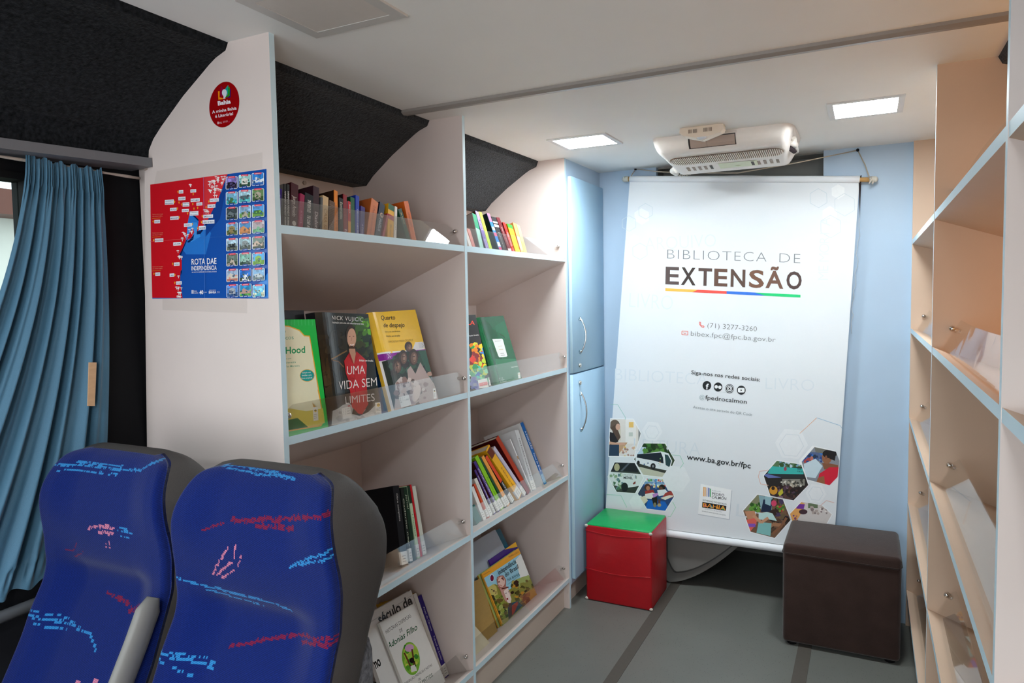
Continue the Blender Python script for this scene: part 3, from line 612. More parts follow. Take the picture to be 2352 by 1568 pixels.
s.poly([q[0], q[1], q[2], q[3], q[4]], '2a2226', 'cloth'); s.build('frayed_edge', bn)
s = M(); rd = random.Random(4)   # loose torn threads on the right edge
s.tube([at('Y', YBN+.004+.01*rd.random(), 1975-(v-500)*.085+rd.uniform(-2, 5), v) for v in range(500, 780, 14)], .0012, 'c9cfd4', 'cloth', 5); s.build('loose_thread', bn)
cd_ = M(); nl, nr = at('Y', YB-.012, 1460, 388), at('Y', YB-.012, 1970, 345)
pl, prr = at('Y', YBN-.012, 1447, 411), at('Y', YBN-.012, 1999, 414)
cd_.tube([pl, pl+(nl-pl)*.5+Vector((0, -.006, 0)), nl], .0022, 'b8aa98', 'cloth', 6)
lo = Vector((-.74, 3.16, 1.906)); hi = Vector((-.262, 3.10, 1.893))
cd_.tube([nl, nl+(lo-nl)*.5+Vector((0, 0, -.004)), lo, Vector((-.5, 3.13, 1.878)), hi, hi+(nr-hi)*.5, nr], .0022, 'b8aa98', 'cloth', 6)
cd_.tube([nr, nr+(prr-nr)*.5+Vector((.004, -.006, 0)), prr], .0022, 'b8aa98', 'cloth', 6)
for k in range(5): cd_.tube([lo+Vector((.012*k-.02, -.004, -.004)), lo+Vector((.012*k-.012, -.012, -.016-.004*(k % 2))), lo+Vector((.012*k-.004, -.003, -.004))], .0018, 'd2c8b8', 'cloth', 5)
cd_.tube([prr+Vector((-.004, -.012, -.014)), prr+Vector((.004, -.015, 0)), prr+Vector((.004, .002, .014)), prr+Vector((.010, .01, 0)), prr+Vector((.008, -.01, -.016))], .0028, 'd8d0c4', 'cloth', 6)
tag(cd_.build('cord'), 'thin string strung from nail to nail above the banner, knotted to its rod', 'string')
for p, w_ in ((nl, 'left'), (nr, 'right')):
    s = M(); s.tube([(p.x, YB, p.z), (p.x, YB-.016, p.z)], .0035, '1c1c20', 'rubber', 10); s.ball((p.x, YB-.017, p.z), .0065, '1c1c20', 'rubber', 10)
    tag(s.build('nail'), 'dark nail holding the banner string on the %s' % ('narrow blue panel beside the corner cabinet' if w_ == 'left' else 'wide blue panel under the right light'), 'nail')

# ------------------------------------------------------------------ air conditioner and its receiver
ac = thing('air_conditioner', 'off white air conditioner unit mounted on ceiling above the banner', 'air conditioner', (-.49, 2.85, 1.95))
XA, XB = -.745, -.240
prof = [(2.650, 1.957), (2.653, 1.938), (2.662, 1.919), (2.680, 1.903), (2.708, 1.895), (2.80, 1.884), (2.90, 1.868), (2.955, 1.862), (2.985, 1.870), (3.0, 1.90), (3.004, 1.962)]
def acx(t, z):
    """half profile in plan: ends tuck in towards the bottom"""
    k = max(0, min(1, (1.957-z)/.095)); return (XA+XB)/2 + (t-.5)*(XB-XA)*(1-.10*k*k)
s = M(); nx = 40; rows = []
for i in range(nx+1):
    t = i/nx; e = abs(t-.5)*2; col_ = []
    rr = max(0, (e-.86)/.14); sh = 1-math.sqrt(max(0, 1-rr*rr))
    for y, z in prof:
        yc_, zc_ = 2.83, 1.955
        col_.append(s.vert((acx(t, z), yc_+(y-yc_)*(1-.32*sh), zc_+(z-zc_)*(1-.80*sh))))
    rows.append(col_)
W_ = 'efe8e1'
for i in range(nx):
    for k in range(len(prof)-1): s.face([rows[i][k], rows[i+1][k], rows[i+1][k+1], rows[i][k+1]], W_, 'plastic', True)
s.face(rows[0], W_, 'plastic'); s.face(rows[nx][::-1], W_, 'plastic'); s.build('casing', ac)
def acs(x, y, off=0):
    """point on the sloping underside"""
    for (ya, za), (yb_, zb) in zip(prof, prof[1:]):
        if ya <= y <= yb_: return Vector((x, y-off*.15, za+(zb-za)*(y-ya)/(yb_-ya)-off))
    return Vector((x, y, 1.862-off))
s = M()
g = []
for k in range(14):
    a = math.pi/2+math.pi*k/13; g.append((-.668+.034*math.cos(a), 2.775-.052*math.sin(a)))
for k in range(14):
    a = -math.pi/2+math.pi*k/13; g.append((-.312+.034*math.cos(a), 2.775-.052*math.sin(a)))
s.poly([acs(x, y, .0012) for x, y in g], 'f2ece4', 'plastic')
g2 = [(-.49+(x+.49)*.975, 2.775+(y-2.775)*.86) for x, y in g]; s.poly([acs(x, y, .0016) for x, y in g2], 'a08468', 'plastic')
for k in range(58):
    x = -.690+.0070*k
    e = min(1, max(0, (min(x+.694, -.286-x))/.036)); hh = .044*math.sqrt(max(.02, 1-(1-e)**2))
    if x > -.287: break
    a_, b_2, c_, d_ = acs(x, 2.775-hh, .0016), acs(x+.0036, 2.775-hh, .0016), acs(x+.0036, 2.775+hh, .0016), acs(x, 2.775+hh, .0016)
    dn = Vector((0, 0, -.0035)); s.poly([a_+dn, b_2+dn, c_+dn, d_+dn], 'e2d8cc', 'plastic'); s.poly([a_, a_+dn, d_+dn, d_], 'cabfb2', 'plastic'); s.poly([b_2, b_2+dn, c_+dn, c_], 'cabfb2', 'plastic')
s.build('intake_grille', ac)
for x0, dark in ((-.655, 0), (-.410, 1)):
    for k in range(5):
        s = M(); x = x0+.0225*k; cl = '2a201a' if (dark and k == 0) or (not dark and k == 4) else '8a7460'
        s.poly([acs(x, 2.862, .0012), acs(x+.0105, 2.862, .0012), acs(x+.0105, 2.905, .0012), acs(x, 2.905, .0012)], cl, 'plastic')
        for q in range(3): s.poly([acs(x+.001, 2.868+.013*q, .0016), acs(x+.0095, 2.868+.013*q, .0016), acs(x+.0095, 2.873+.013*q, .0016), acs(x+.001, 2.873+.013*q, .0016)], 'c4b4a4' if cl != '2a201a' else '3a3028', 'plastic')
        s.build('vent_slot', ac)
s = M(); s.poly([acs(-.530, 2.850, .0012), acs(-.385, 2.850, .0012), acs(-.385, 2.912, .0012), acs(-.530, 2.912, .0012)], 'e2e8cc', 'paper')
s.poly([acs(-.475, 2.892, .0016), acs(-.46, 2.884, .0016), acs(-.445, 2.892, .0016), acs(-.46, 2.898, .0016)], 'c4cc9c', 'paper'); s.build('sticker', ac)
# open compartment in the front face
def pf(x, k, o=0):
    q = k*3; i = max(0, min(2, int(q))); f = q-i; (ya, za), (yb_, zb) = prof[i], prof[i+1]
    n = Vector((0, -(za-zb), -(yb_-ya))).normalized()
    return Vector((x, ya+(yb_-ya)*f, za+(zb-za)*f))+n*(o+.0012)
def pstrip(mb, x0, x1, k0, k1, o, cl):
    for q in range(12):
        a, b2 = k0+(k1-k0)*q/12, k0+(k1-k0)*(q+1)/12; mb.poly([pf(x0, a, o), pf(x1, a, o), pf(x1, b2, o), pf(x0, b2, o)], cl, 'plastic')
s = M(); x0, x1 = -.600, -.432
pstrip(s, x0, x1, .10, .90, .0003, '2e2624'); pstrip(s, x0+.006, x1-.003, .30, .86, .0006, 'b09c90'); pstrip(s, -.535, -.5335, .30, .86, .0009, '8a7a70'); pstrip(s, x0, x1+.004, .10, .24, .0009, 'ded4cc')
s.build('battery_bay', ac)
# side mount and pipe stubs
s = M(); s.tube([(-.262, 2.80, 1.925), (-.246, 2.83, 1.908)], [.016, .010], 'efe9e2', 'plastic', 12); s.tube([(-.27, 2.82, 1.905), (-.252, 2.85, 1.893)], .010, '3a3034', 'rubber', 10); s.tube([(-.250, 2.79, 1.93), (-.246, 2.86, 1.892)], .008, 'e2dcd4', 'plastic', 8); s.build('side_latch', ac)
s = M(); s.tube([(-.70, 2.93, 1.895), (-.735, 2.97, 1.885), (-.735, 3.03, 1.885)], .013, 'e6e0d8', 'plastic', 10); s.ball((-.712, 2.95, 1.886), .016, 'eeeae2', 'plastic', 10); s.build('pipe_stub', ac)
sn = thing('alarm_sensor', 'small tilted off white sensor box on ceiling in front of air conditioner', 'sensor', (-.53, 2.56, 1.95))
s = M()
pr_ = [(-.602, 1.9545), (-.455, 1.9545), (-.452, 1.937), (-.462, 1.926), (-.500, 1.918), (-.548, 1.917), (-.590, 1.928), (-.604, 1.938)]
s.prism(pr_, 2.535, 2.572, 'ead9c6', 'plastic'); s.prism([(-.598, 1.954), (-.457, 1.954), (-.46, 1.934), (-.53, 1.912), (-.598, 1.932)], 2.572, 2.60, 'e6dccf', 'plastic'); s.build('casing', sn)
for x0 in (-.572, -.556, -.520, -.502):
    s = M()
    for k in range(4 if x0 in (-.572, -.502) else 5): s.box((x0+.0030*k, 2.5342, 1.933), (x0+.0030*k+.0014, 2.5352, 1.946), '5a4030', 'plastic')
    s.build('vent_slot', sn)
s = M(); s.ball((-.528, 2.545, 1.917), .011, 'd4dae0', 'gloss', 12, (1.6, .9, .7)); s.build('lens', sn)

# ------------------------------------------------------------------ stools and the moulded panel under the banner
cu = thing('cube_seat', 'small red leatherette cube seat with a green top', 'stool', (-.98, 3.08, 0))
s = M(); s.rbox((-1.130, 2.947, .001), (-.828, 3.213, .347), .009, 'b50d1b', 'leather', 3); cu_b = s.build('red_cover', cu)
s = M()
s.rbox((-1.127, 2.950, .340), (-.831, 3.210, .3515), .005, '14a558', 'leather', 2); s.build('green_top', cu)
s = M()
for x, y, z in ((-.832, 2.950, .342), (-1.126, 2.950, .342), (-.831, 2.950, .008), (-1.127, 2.950, .008)):
    s = M(); s.ball((x, y, z), .0085, 'd9d0c6', 'cloth', 7, (1.1, .6, .8)); s.build('worn_corner', cu_b)['label'] = 'pale bare lining at worn corner'
s = M(); rd = random.Random(3)
for z in (.148, .322):
    s = M(); s.tube([(-1.131+.3*k/14, 2.9462+.0006*rd.random(), z-.010*math.sin(k*.25)) for k in range(15)], .0016, 'b80e1c', 'leather', 5); s.build('seam', cu_b)
st = thing('cube_seat', 'large dark brown suede cube pouf beside the right bookcase', 'stool', (-.085, 3.05, 0))
s = M(); s.rbox((-.288, 2.877, .012), (.118, 3.214, .402), .016, '3a2a25', 'suede', 4); s.build('suede_cover', st)
s = M(); zz = .366
s.tube([(-.289, 3.212, zz), (-.2895, 2.89, zz), (-.276, 2.876, zz), (.106, 2.876, zz-.004), (.119, 2.89, zz), (.119, 3.212, zz)], .0028, '2e211d', 'suede', 6); s.build('seam', st)
for x, y in ((-.255, 2.91), (.085, 2.91), (-.255, 3.19), (.085, 3.19)):
    s = M(); s.tube([(x, y, 0), (x, y, .014)], .018, '121012', 'rubber', 10); s.build('foot', st)
mp_ = thing('moulded_panel', 'grey moulded plastic panel with rounded corner, low behind the banner', 'panel', (-.72, 3.5, 0))
def mould(sx, sz, y, d, cl, nm):
    s = M(); pts = [(-.880, .42)]+[(-.880, .10)]
    cx, cz = -.850, .065
    pts += [(-.880+.012*k, .10-.07*math.sin(k/4*math.pi/2)) for k in range(1, 5)]
    pts += [(-.83+.40*t, .032+.30*t**1.55) for t in [k/14 for k in range(1, 15)]] + [(-.43, .42)]
    pts = [(-.65+(x+.65)*sx+(.012 if sx < 1 else 0), .42+(z-.42)*sz) for x, z in pts]
    s.prism(pts, y-d, y, cl, 'plastic'); return s.build(nm, mp_)
mould(1, 1.06, 3.60, .32, '6e6d69', 'body'); mould(.90, .93, 3.281, .008, '4a4a48', 'gasket'); mould(.87, .90, 3.274, .008, '7a7975', 'inset')

# ================================================================== BUS SEATS
def seat_rows(x0):
    """backrest outline: z, half width, y of the wing edge, how far the middle lies behind it, back skin y"""
    return [(.50,.184,.690,.02,.86),(.60,.184,.745,.02,.885),(.70,.186,.800,.022,.918),(.75,.186,.822,.026,.938),(.78,.184,.836,.031,.955),(.81,.182,.850,.033,.97),(.84,.184,.859,.026,.986),(.87,.186,.860,.010,1.0),
            (.90,.188,.860,.003,1.016),(.93,.188,.857,.003,1.026),(.96,.185,.853,.009,1.03),(.99,.180,.853,.014,1.022),(1.02,.171,.861,.014,1.0),(1.05,.159,.879,.010,.972),(1.068,.142,.897,.006,.95),(1.078,.10,.915,.002,.935)]
def smooth_rows(rows, n):
    """Catmull-Rom resampling of the outline"""
    out = []
    for i in range(n+1):
        t = i/n*(len(rows)-1); k = min(int(t), len(rows)-2); f = t-k
        p = [rows[max(0, k-1)], rows[k], rows[k+1], rows[min(len(rows)-1, k+2)]]
        out.append([.5*((2*p[1][j])+(-p[0][j]+p[2][j])*f+(2*p[0][j]-5*p[1][j]+4*p[2][j]-p[3][j])*f*f+(-p[0][j]+3*p[1][j]-3*p[2][j]+p[3][j])*f**3) for j in range(5)])
    return out
NAVY, LB, PK, RD = '091b58', '266ea6', 'a8647e', '621336'
def seat(name, label, x0, strokes, group):
    t = thing(name, label, 'bus seat', (x0, .80, 0), group=group)
    rows = smooth_rows(seat_rows(x0), 140)
    NU = 140
    def front(u, r, off):
        z, w, ye, dc, yb_ = r
        e = abs(u); sgn = 1 if u >= 0 else -1
        x = x0+sgn*w*(e if e < .8 else .8+.2*math.sin((e-.8)/.2*math.pi/2))
        q = min(1, max(0, (e-.42)/.5)); q = q*q*(3-2*q); rim = max(0, (e-.90)/.10)
        y = ye-.010+dc*(1-q)+rim*rim*.016
        return Vector((x, y-off, z))
    rd = random.Random(hash(label) % 1000 if False else len(label))
    jit = [[rd.random() for _ in range(NU)] for _ in range(140)]
    seg = [(pts, w, cl) for pts, w, cl in strokes]
    def colr(i, j):
        u = ((i+.5)/NU)*2-1; z = rows[j][0]
        X, Z = u*rows[j][1], z
        for pts, w, cl in seg:
            for (a0, b0), (a1, b1) in zip(pts, pts[1:]):
                dx, dz = a1-a0, b1-b0; L2 = dx*dx+dz*dz; tt = max(0, min(1, ((X-a0)*dx+(Z-b0)*dz)/L2)); d = math.hypot(X-a0-dx*tt, Z-b0-dz*tt)
                if d < w*.62*(.35+.9*jit[j][(i//3)*3 % NU]): return cl if jit[j][i] > .14 else NAVY
        return NAVY
    s = M(); idx = []
    for j, r in enumerate(rows): idx.append([s.vert(front(i/NU*2-1, r, .006)) for i in range(NU+1)])
    for j in range(140):
        for i in range(NU): s.face([idx[j][i], idx[j][i+1], idx[j+1][i+1], idx[j+1][i]], colr(i, j), 'moquette', True)
    # turned-in edge of the cover so that it has thickness
    for side in (0, NU):
        e2 = [s.vert(front(side/NU*2-1, r, -.010)) for r in rows]
        for j in range(140): s.face([idx[j][side], idx[j+1][side], e2[j+1], e2[j]], NAVY, 'moquette', True)
    e3 = [s.vert(front(i/NU*2-1, rows[-1], -.02)+Vector((0, 0, -.004))) for i in range(NU+1)]
    for i in range(NU): s.face([idx[140][i], idx[140][i+1], e3[i+1], e3[i]], NAVY, 'moquette', True)
    s.build('fabric_cover', t)['label'] = 'royal blue moquette with streaks'
    s = M(); loops = []
    for r in rows:
        z, w, ye, dc, yb_ = r; lp = []
        for i in range(25): lp.append(front(i/24*2-1, r, 0))
        ya = lp[-1].y; ww = w*1.03
        hd = yb_-ya
        for k in range(1, 16):
            a = math.pi*k/16; c, sn_ = math.cos(a), math.sin(a)
            lp.append(Vector((x0+ww*(1 if c >= 0 else -1)*abs(c)**.34, ya+hd*abs(sn_)**.42, z+(.004 if z > 1.0 else 0))))
        loops.append([s.vert(p) for p in lp])
    n = len(loops[0])
    for j in range(len(loops)-1):
        for i in range(n): s.face([loops[j][i], loops[j][(i+1) % n], loops[j+1][(i+1) % n], loops[j+1][i]], '433f3d', 'vinylshell', True)
    s.face(loops[-1], '433f3d', 'vinylshell', True); s.face(loops[0][::-1], '433f3d', 'vinylshell'); s.build('backrest_shell', t)
    s = M(); s.rbox((x0-.180, .860, .50), (x0+.180, .965, .80), .03, '55555a', 'carpet', 3); s.build('back_carpet_panel', t)['label'] = 'grey carpeted rear panel'
    s = M(); s.rbox((x0-.192, .26, .40), (x0+.192, .64, .52), .035, NAVY, 'moquette', 4); s.build('seat_cushion', t)
    s = M(); s.rbox((x0-.19, .30, .34), (x0+.19, .76, .41), .01, '303236', 'plastic', 2); s.build('seat_pan', t)
    for yy in (.36, .70):
        s = M(); s.tube([(x0, yy, 0), (x0, yy, .36)], .022, '45474b', 'plastic', 10); s.tube([(x0, yy, 0), (x0, yy, .008)], .05, '45474b', 'plastic', 14); s.build('leg', t)
    return t
# streaks surveyed on each seat (seat-front coordinates: x from the seat's middle, height)
def sv(x0, y, pts):
    ps = [at('Y', y+(.035 if b2 < 270 and y < .86 else 0), a/2.502, 1000+b2/2.502) for a, b2 in pts]; return [(q.x-x0, q.z) for q in ps]
XS_R, XS_L = -.935, -1.332
R_ = lambda *p: sv(XS_R, .852, p)
right = [(R_((1240,175),(1330,178),(1500,210),(1690,255)), .0045, LB), (R_((1290,190),(1480,228),(1620,240)), .003, LB),
         (R_((1185,540),(1290,505)), .004, RD), (R_((1330,492),(1600,490),(1890,462)), .0075, RD), (R_((1470,525),(1690,540)), .007, RD),
         (R_((1235,800),(1262,750),(1330,645)), .004, PK), (R_((1262,795),(1340,735),(1368,700),(1370,630)), .004, PK), (R_((1290,815),(1385,760),(1406,690)), .004, PK),
         (R_((1690,752),(1780,705),(1910,650)), .005, LB), (R_((1760,735),(1912,688)), .005, LB),
         (R_((1052,812),(1180,868),(1350,920),(1560,975),(1650,1022)), .0045, LB), (R_((1180,890),(1330,950),(1490,995)), .0035, LB), (R_((1190,870),(1400,935)), .003, LB),
         (R_((1340,1210),(1500,1190),(1700,1170),(1935,1150)), .006, RD), (R_((1720,1200),(1935,1180)), .006, RD),
         (R_((1000,1160),(1080,1200),(1200,1260),(1290,1300)), .005, LB), (R_((1010,1190),(1100,1250),(1210,1330)), .0035, LB), (R_((1100,1195),(1290,1275)), .003, LB)]
L_ = lambda *p: sv(XS_L, .868, p)
left = [(L_((350,165),(500,180),(700,205),(800,205),(860,150)), .0045, LB), (L_((370,195),(560,215),(730,238)), .003, LB), (L_((430,155),(680,185)), .003, LB),
        (L_((575,522),(600,505),(720,520)), .005, PK), (L_((635,540),(715,548)), .006, PK), (L_((640,500),(690,498)), .003, PK), (L_((672,600),(670,635)), .0025, PK), (L_((692,595),(690,630)), .0025, PK),
        (L_((745,525),(825,545)), .004, LB), (L_((750,515),(795,520)), .003, LB), (L_((760,560),(805,570)), .003, LB), (L_((630,900),(760,955)), .006, RD), (L_((790,990),(920,960)), .009, RD),
        (L_((430,640),(470,650),(500,600)), .003, '5a1040'), (L_((470,685),(525,660)), .003, '5a1040'),
        (L_((240,910),(400,990),(520,1040),(640,1090),(715,1180)), .0045, LB), (L_((290,915),(480,1000),(650,1100)), .003, LB), (L_((350,1000),(520,1070)), .003, LB), (L_((640,1360),(680,1320),(780,1320)), .004, PK), (L_((640,1360),(760,1350)), .003, PK)]
s_r = seat('bus_seat', 'blue patterned bus seat nearest the aisle, backrest in right foreground', XS_R, right, 'pair of bus seats')
s_l = seat('bus_seat', 'blue patterned bus seat next to the curtain, behind the grey armrest', XS_L, left, 'pair of bus seats')
s = M(); rr = []
path = [Vector((-1.1475, .640, .50)), Vector((-1.1475, .694, .62)), Vector((-1.1475, .744, .70)), Vector((-1.1475, .786, .775)), Vector((-1.1475, .810, .822)), Vector((-1.1475, .822, .842))]
rings = []
for k, p in enumerate(path):
    w, h = (.0135, .024) if k < 5 else (.009, .012)
    rings.append([s.vert(p+Vector((w*math.cos(a), h*math.sin(a)*.9, -h*math.sin(a)*.45))) for a in (2*math.pi*q/14 for q in range(14))])
for k in range(len(path)-1):
    for q in range(14): s.face([rings[k][q], rings[k][(q+1) % 14], rings[k+1][(q+1) % 14], rings[k+1][q]], '777571', 'plastic', True)
s.face(rings[-1], '777571', 'plastic', True); s.face(rings[0][::-1], '777571', 'plastic')
ar = s.build('armrest', s_l); ar['label'] = 'grey plastic armrest folded upright'
s = M(); s.tube([(-1.135, .712, .650), (-1.1325, .711, .650)], .004, '2a2a2c', 'rubber', 8); s.build('screw', ar)

# ================================================================== CURTAIN
ct = thing('curtain', 'gathered teal blue curtain hanging on a string at the bus window', 'curtain', (-1.57, .85, .75))
ZT, ZB = 1.682, .767
def cfold(t, k):
    """fold depth; t across, k 0 top .. 1 bottom"""
    a = 1.0-.0*k
    return .55*math.sin(t*47+1.2*math.sin(t*9)) + .30*math.sin(t*83+2*k) + .22*math.sin(t*23+1+.8*k)
def cfn(t, k):
    z = ZT+(ZB-ZT)*k
    e = k**1.9
    yl = .897-.42*e - .03*math.sin(k*3.1); yr = 1.062+.006*math.sin(k*4)-.045*k*k
    if k < .02: yl += 0
    y = yl+(yr-yl)*t
    amp = .006+.013*min(1, k*3.2)
    if k < .055: amp = .0035
    if k > .94: amp *= .55
    edge = min(1, t/.05, (1-t)/.10)
    x = -1.590+amp*cfold(t, k)*max(.15, edge)
    # narrow gathers near the heading and above the hem
    g_ = math.exp(-((k-.05)/.045)**2)+.9*math.exp(-((k-.955)/.025)**2)
    x += g_*.0045*math.sin(t*170+3*math.sin(t*20))
    z += (.0015*math.sin(t*90)*math.exp(-(k/.02)**2)) + (.018*(1-t)**8+.004*math.sin(t*33))*math.exp(-(k/.02)**2) - .035*(1-t)*0
    z += .045*(t-.5)*k*.7 + .006*math.sin(t*60)*math.exp(-((1-k)/.03)**2)
    return Vector((x, y, z))
s = M(); s.grid(cfn, 200, 110, '436d86', 'curtaincloth'); s.build('cloth', ct)
s = M(); a, b2 = at('X', -1.572, 205, 832), at('X', -1.572, 222, 832); c_, d_ = at('X', -1.572, 218, 932), at('X', -1.572, 202, 932)
s.poly([a, b2, c_, d_], 'c9a27e', 'wood'); s.poly([p+Vector((-.003, 0, 0)) for p in (a, b2, c_, d_)], 'c9a27e', 'wood')
for p, q in ((a, b2), (b2, c_), (c_, d_), (d_, a)): s.poly([p, q, q+Vector((-.003, 0, 0)), p+Vector((-.003, 0, 0))], 'c9a27e', 'wood')
s.build('fastener_strip', ct)['label'] = 'tan strip on the curtain edge'
s = M(); n = 90
s.tube([(-1.600, -2.5+3.665*k/n, 1.674+.004*(k/n)-.0015*math.sin(k*.07)) for k in range(n+1)], [.0034+.0007*math.sin(k*2.2) for k in range(n+1)], 'b9ada2', 'cloth', 7)
tag(s.build('curtain_string'), 'pale twisted string stretched along the window top, carrying the curtain', 'string')

# ================================================================== POSTER AND STICKER on the nearest panel
po = thing('poster', 'red and blue illustrated route map poster taped on the bookcase end panel', 'poster', (-1.38, Y1, 1.38))
s = M(); S = PSheet(s, 'Y', Y1, -1, (330, 380), 4.9, 'gloss'); S.step = .000003
cor = [(75, 215), (685, 130), (1383, 38), (1393, 780), (1405, 1497), (705, 1492), (97, 1497), (82, 858)]
s.poly([S.to3d(x, y, .00012) for x, y in cor], '1850a6', 'gloss')
S.clip = cor if sum(cor[i-1][0]*cor[i][1]-cor[i][0]*cor[i-1][1] for i in range(8)) > 0 else cor[::-1]
S.poly([(500, 520), (640, 600), (760, 760), (700, 1000), (480, 1000), (430, 930)], '2a76cc'); S.poly([(490, 640), (600, 640), (640, 800), (540, 860), (480, 820)], '3f92e0'); S.poly([(1150, 1497), (1405, 1200), (1405, 1497)], '2a80d4'); S.poly([(700, 150), (960, 100), (860, 600), (700, 800)], '153f8c')
RED = 'cc1824'
S.poly([(60, 200), (945, 97), (850, 350), (735, 590), (700, 650), (600, 745), (622, 610), (528, 508), (60, 508)], RED); S.poly([(60, 500), (528, 505), (497, 640), (488, 770), (480, 830), (440, 930), (400, 1005), (428, 1060), (430, 1170), (415, 1190), (410, 1310), (440, 1500), (60, 1510)], RED)
S.poly([(598, 775), (600, 738), (640, 735), (700, 655), (735, 605), (760, 600), (640, 770)], '0e2050'); S.poly([(622, 610), (530, 512), (548, 560), (618, 628)], '0e2050')
S.poly([(486, 835), (505, 780), (555, 700), (570, 750), (545, 800), (520, 830)], RED); S.poly([(488, 860), (520, 832), (570, 770), (560, 830), (510, 868)], '0e2050'); S.poly([(680, 130), (940, 98), (850, 350), (735, 590), (676, 640)], 'd8333a')
S.poly([(404, 1005), (480, 838), (494, 832), (420, 1010)], '0e2050'); S.poly([(430, 1172), (416, 1192), (416, 1240), (432, 1200)], '0e2050')
for x0, y0, x1, y1, tx in ((240,385,340,440,'GOVERNADOR/MANGABEIRA'),(397,278,447,315,'IRARÁ'),(527,268,592,303,'PEDRÃO'),(392,352,472,390,'CACHOEIRA'),(530,370,632,408,'SANTO AMARO'),(440,415,515,462,'FEIRA DE/SANTANA'),(595,415,662,450,'CANDEIAS'),(298,475,372,512,'SÃO FÉLIX'),(432,490,510,522,'SAUBARA'),(520,515,617,562,'S. FRANCISCO/DO CONDE'),(745,370,847,408,"DIAS D'ÁVILA"),(720,437,808,475,'CAMAÇARI'),(300,572,395,610,'MARAGOJIPE'),(122,612,186,650,'LENÇÓIS'),(672,553,782,590,'SIMÕES FILHO'),(665,613,798,655,'LAURO DE FREITAS'),(455,650,545,687,'ITAPARICA'),(622,680,700,722,'SALVADOR'),(127,820,223,860,'RIO DE CONTAS'),(335,862,420,900,'JAGUARIPE'),(342,1090,406,1128,'VALENÇA'),(294,1215,345,1252,'CAIRU'),(133,1203,187,1240,'CAETITÉ'),(367,1303,430,1340,'ITACARÉ')):
    sl = -.06*(x1-x0)
    S.poly([(x0, y0-sl/2), (x1, y0+sl/2), (x1, y1+sl/2), (x0, y1-sl/2)], 'eef0f6')
    ls = tx.split('/'); hh = (y1-y0)/len(ls)
    for i, l in enumerate(ls): S.text2(l, x0+6, y0+hh*(i+1)-hh*.24-sl/2, x1-6, y0+hh*(i+1)-hh*.24+sl/2, hh*.44, '24306c', .012)
for x, y in ((350,410),(388,298),(560,323),(400,418),(555,435),(430,440),(610,478),(568,487),(382,485),(497,540),(735,405),(705,470),(404,585),(109,632),(662,572),(653,638),(551,660),(610,705),(115,842),(428,878),(329,1107),(354,1232),(118,1220),(353,1320)):
    S.poly([(x-7, y-6), (x, y-16), (x+7, y-6), (x, y+16)], 'f4b428'); S.ell(x, y-6, 3, 4, 'b04a1a', 8)
rd = random.Random(5)
def palms(box, n):
    for _ in range(n):
        x, y = rd.uniform(box[0], box[2]), rd.uniform(box[1], box[3])
        S.line([(x, y), (x+2, y+26)], 5, 'f4f0ee')
        for a in range(5): t = -2.9+a*.65; S.line([(x, y), (x+16*math.cos(t), y+9*math.sin(t)+4)], 5, 'f4f0ee')
for bx, n in (((500,190,540,220),3),((740,150,800,290),16),((800,120,920,200),14),((800,200,880,280),8),((800,290,840,340),3),((685,495,750,520),5),((440,750,505,800),5),((440,800,460,830),2),((515,700,560,750),4),((390,950,402,960),1),((392,1008,432,1040),5),((395,1240,406,1255),1),((370,1360,432,1385),4),((385,1390,430,1440),5),((378,1455,432,1480),4)): palms(bx, n)
for y in (555, 765, 1145):
    S.text2('Caminho do sertão e da chapada', 108, y, 226, y-4, 10, 'f0a888'); S.text2('até o litoral da Bahia', 108, y+22, 220, y+18, 10, 'f0a888'); S.line([(105, y+42), (200, y+36)], 3, 'f4b428')
S.text2('ROTA DAE', 548, 1116, 828, 1106, 66, 'f6f6fa', .012); S.text2('INDEPENDÊNCIA', 548, 1180, 830, 1172, 48, 'f6f6fa', .010); S.text2('200 ANOS DA INDEPENDÊNCIA DO BRASIL NA BAHIA', 550, 1207, 830, 1199, 12, 'dfe6f4', .006)
for x in (548, 556, 564): S.rect(x, 1402, x+5, 1442, 'f0f0f8')
S.text2('PEDRO', 572, 1422, 610, 1421, 14, 'f0f0f8'); S.text2('CALMON', 572, 1442, 622, 1441, 14, 'f0f0f8'); S.text2('40', 636, 1448, 680, 1446, 42, 'f0f0f8', .03); S.text2('ANOS', 686, 1430, 718, 1429, 9, 'dfe6f4'); S.text2('GOVERNO DO ESTADO', 744, 1408, 822, 1406, 9, 'f0f0f8'); S.text2('BAHIA', 742, 1440, 824, 1438, 28, 'f0f0f8', .02); S.text2('SECRETARIA', 832, 1420, 866, 1419, 7, 'dfe6f4'); S.text2('DE CULTURA', 832, 1434, 866, 1433, 7, 'dfe6f4')
TY = ((130,303,475,650,825,995,1170,1345),(110,283,458,640,815,988,1168,1338),(90,268,447,627,805,985,1160,1345))
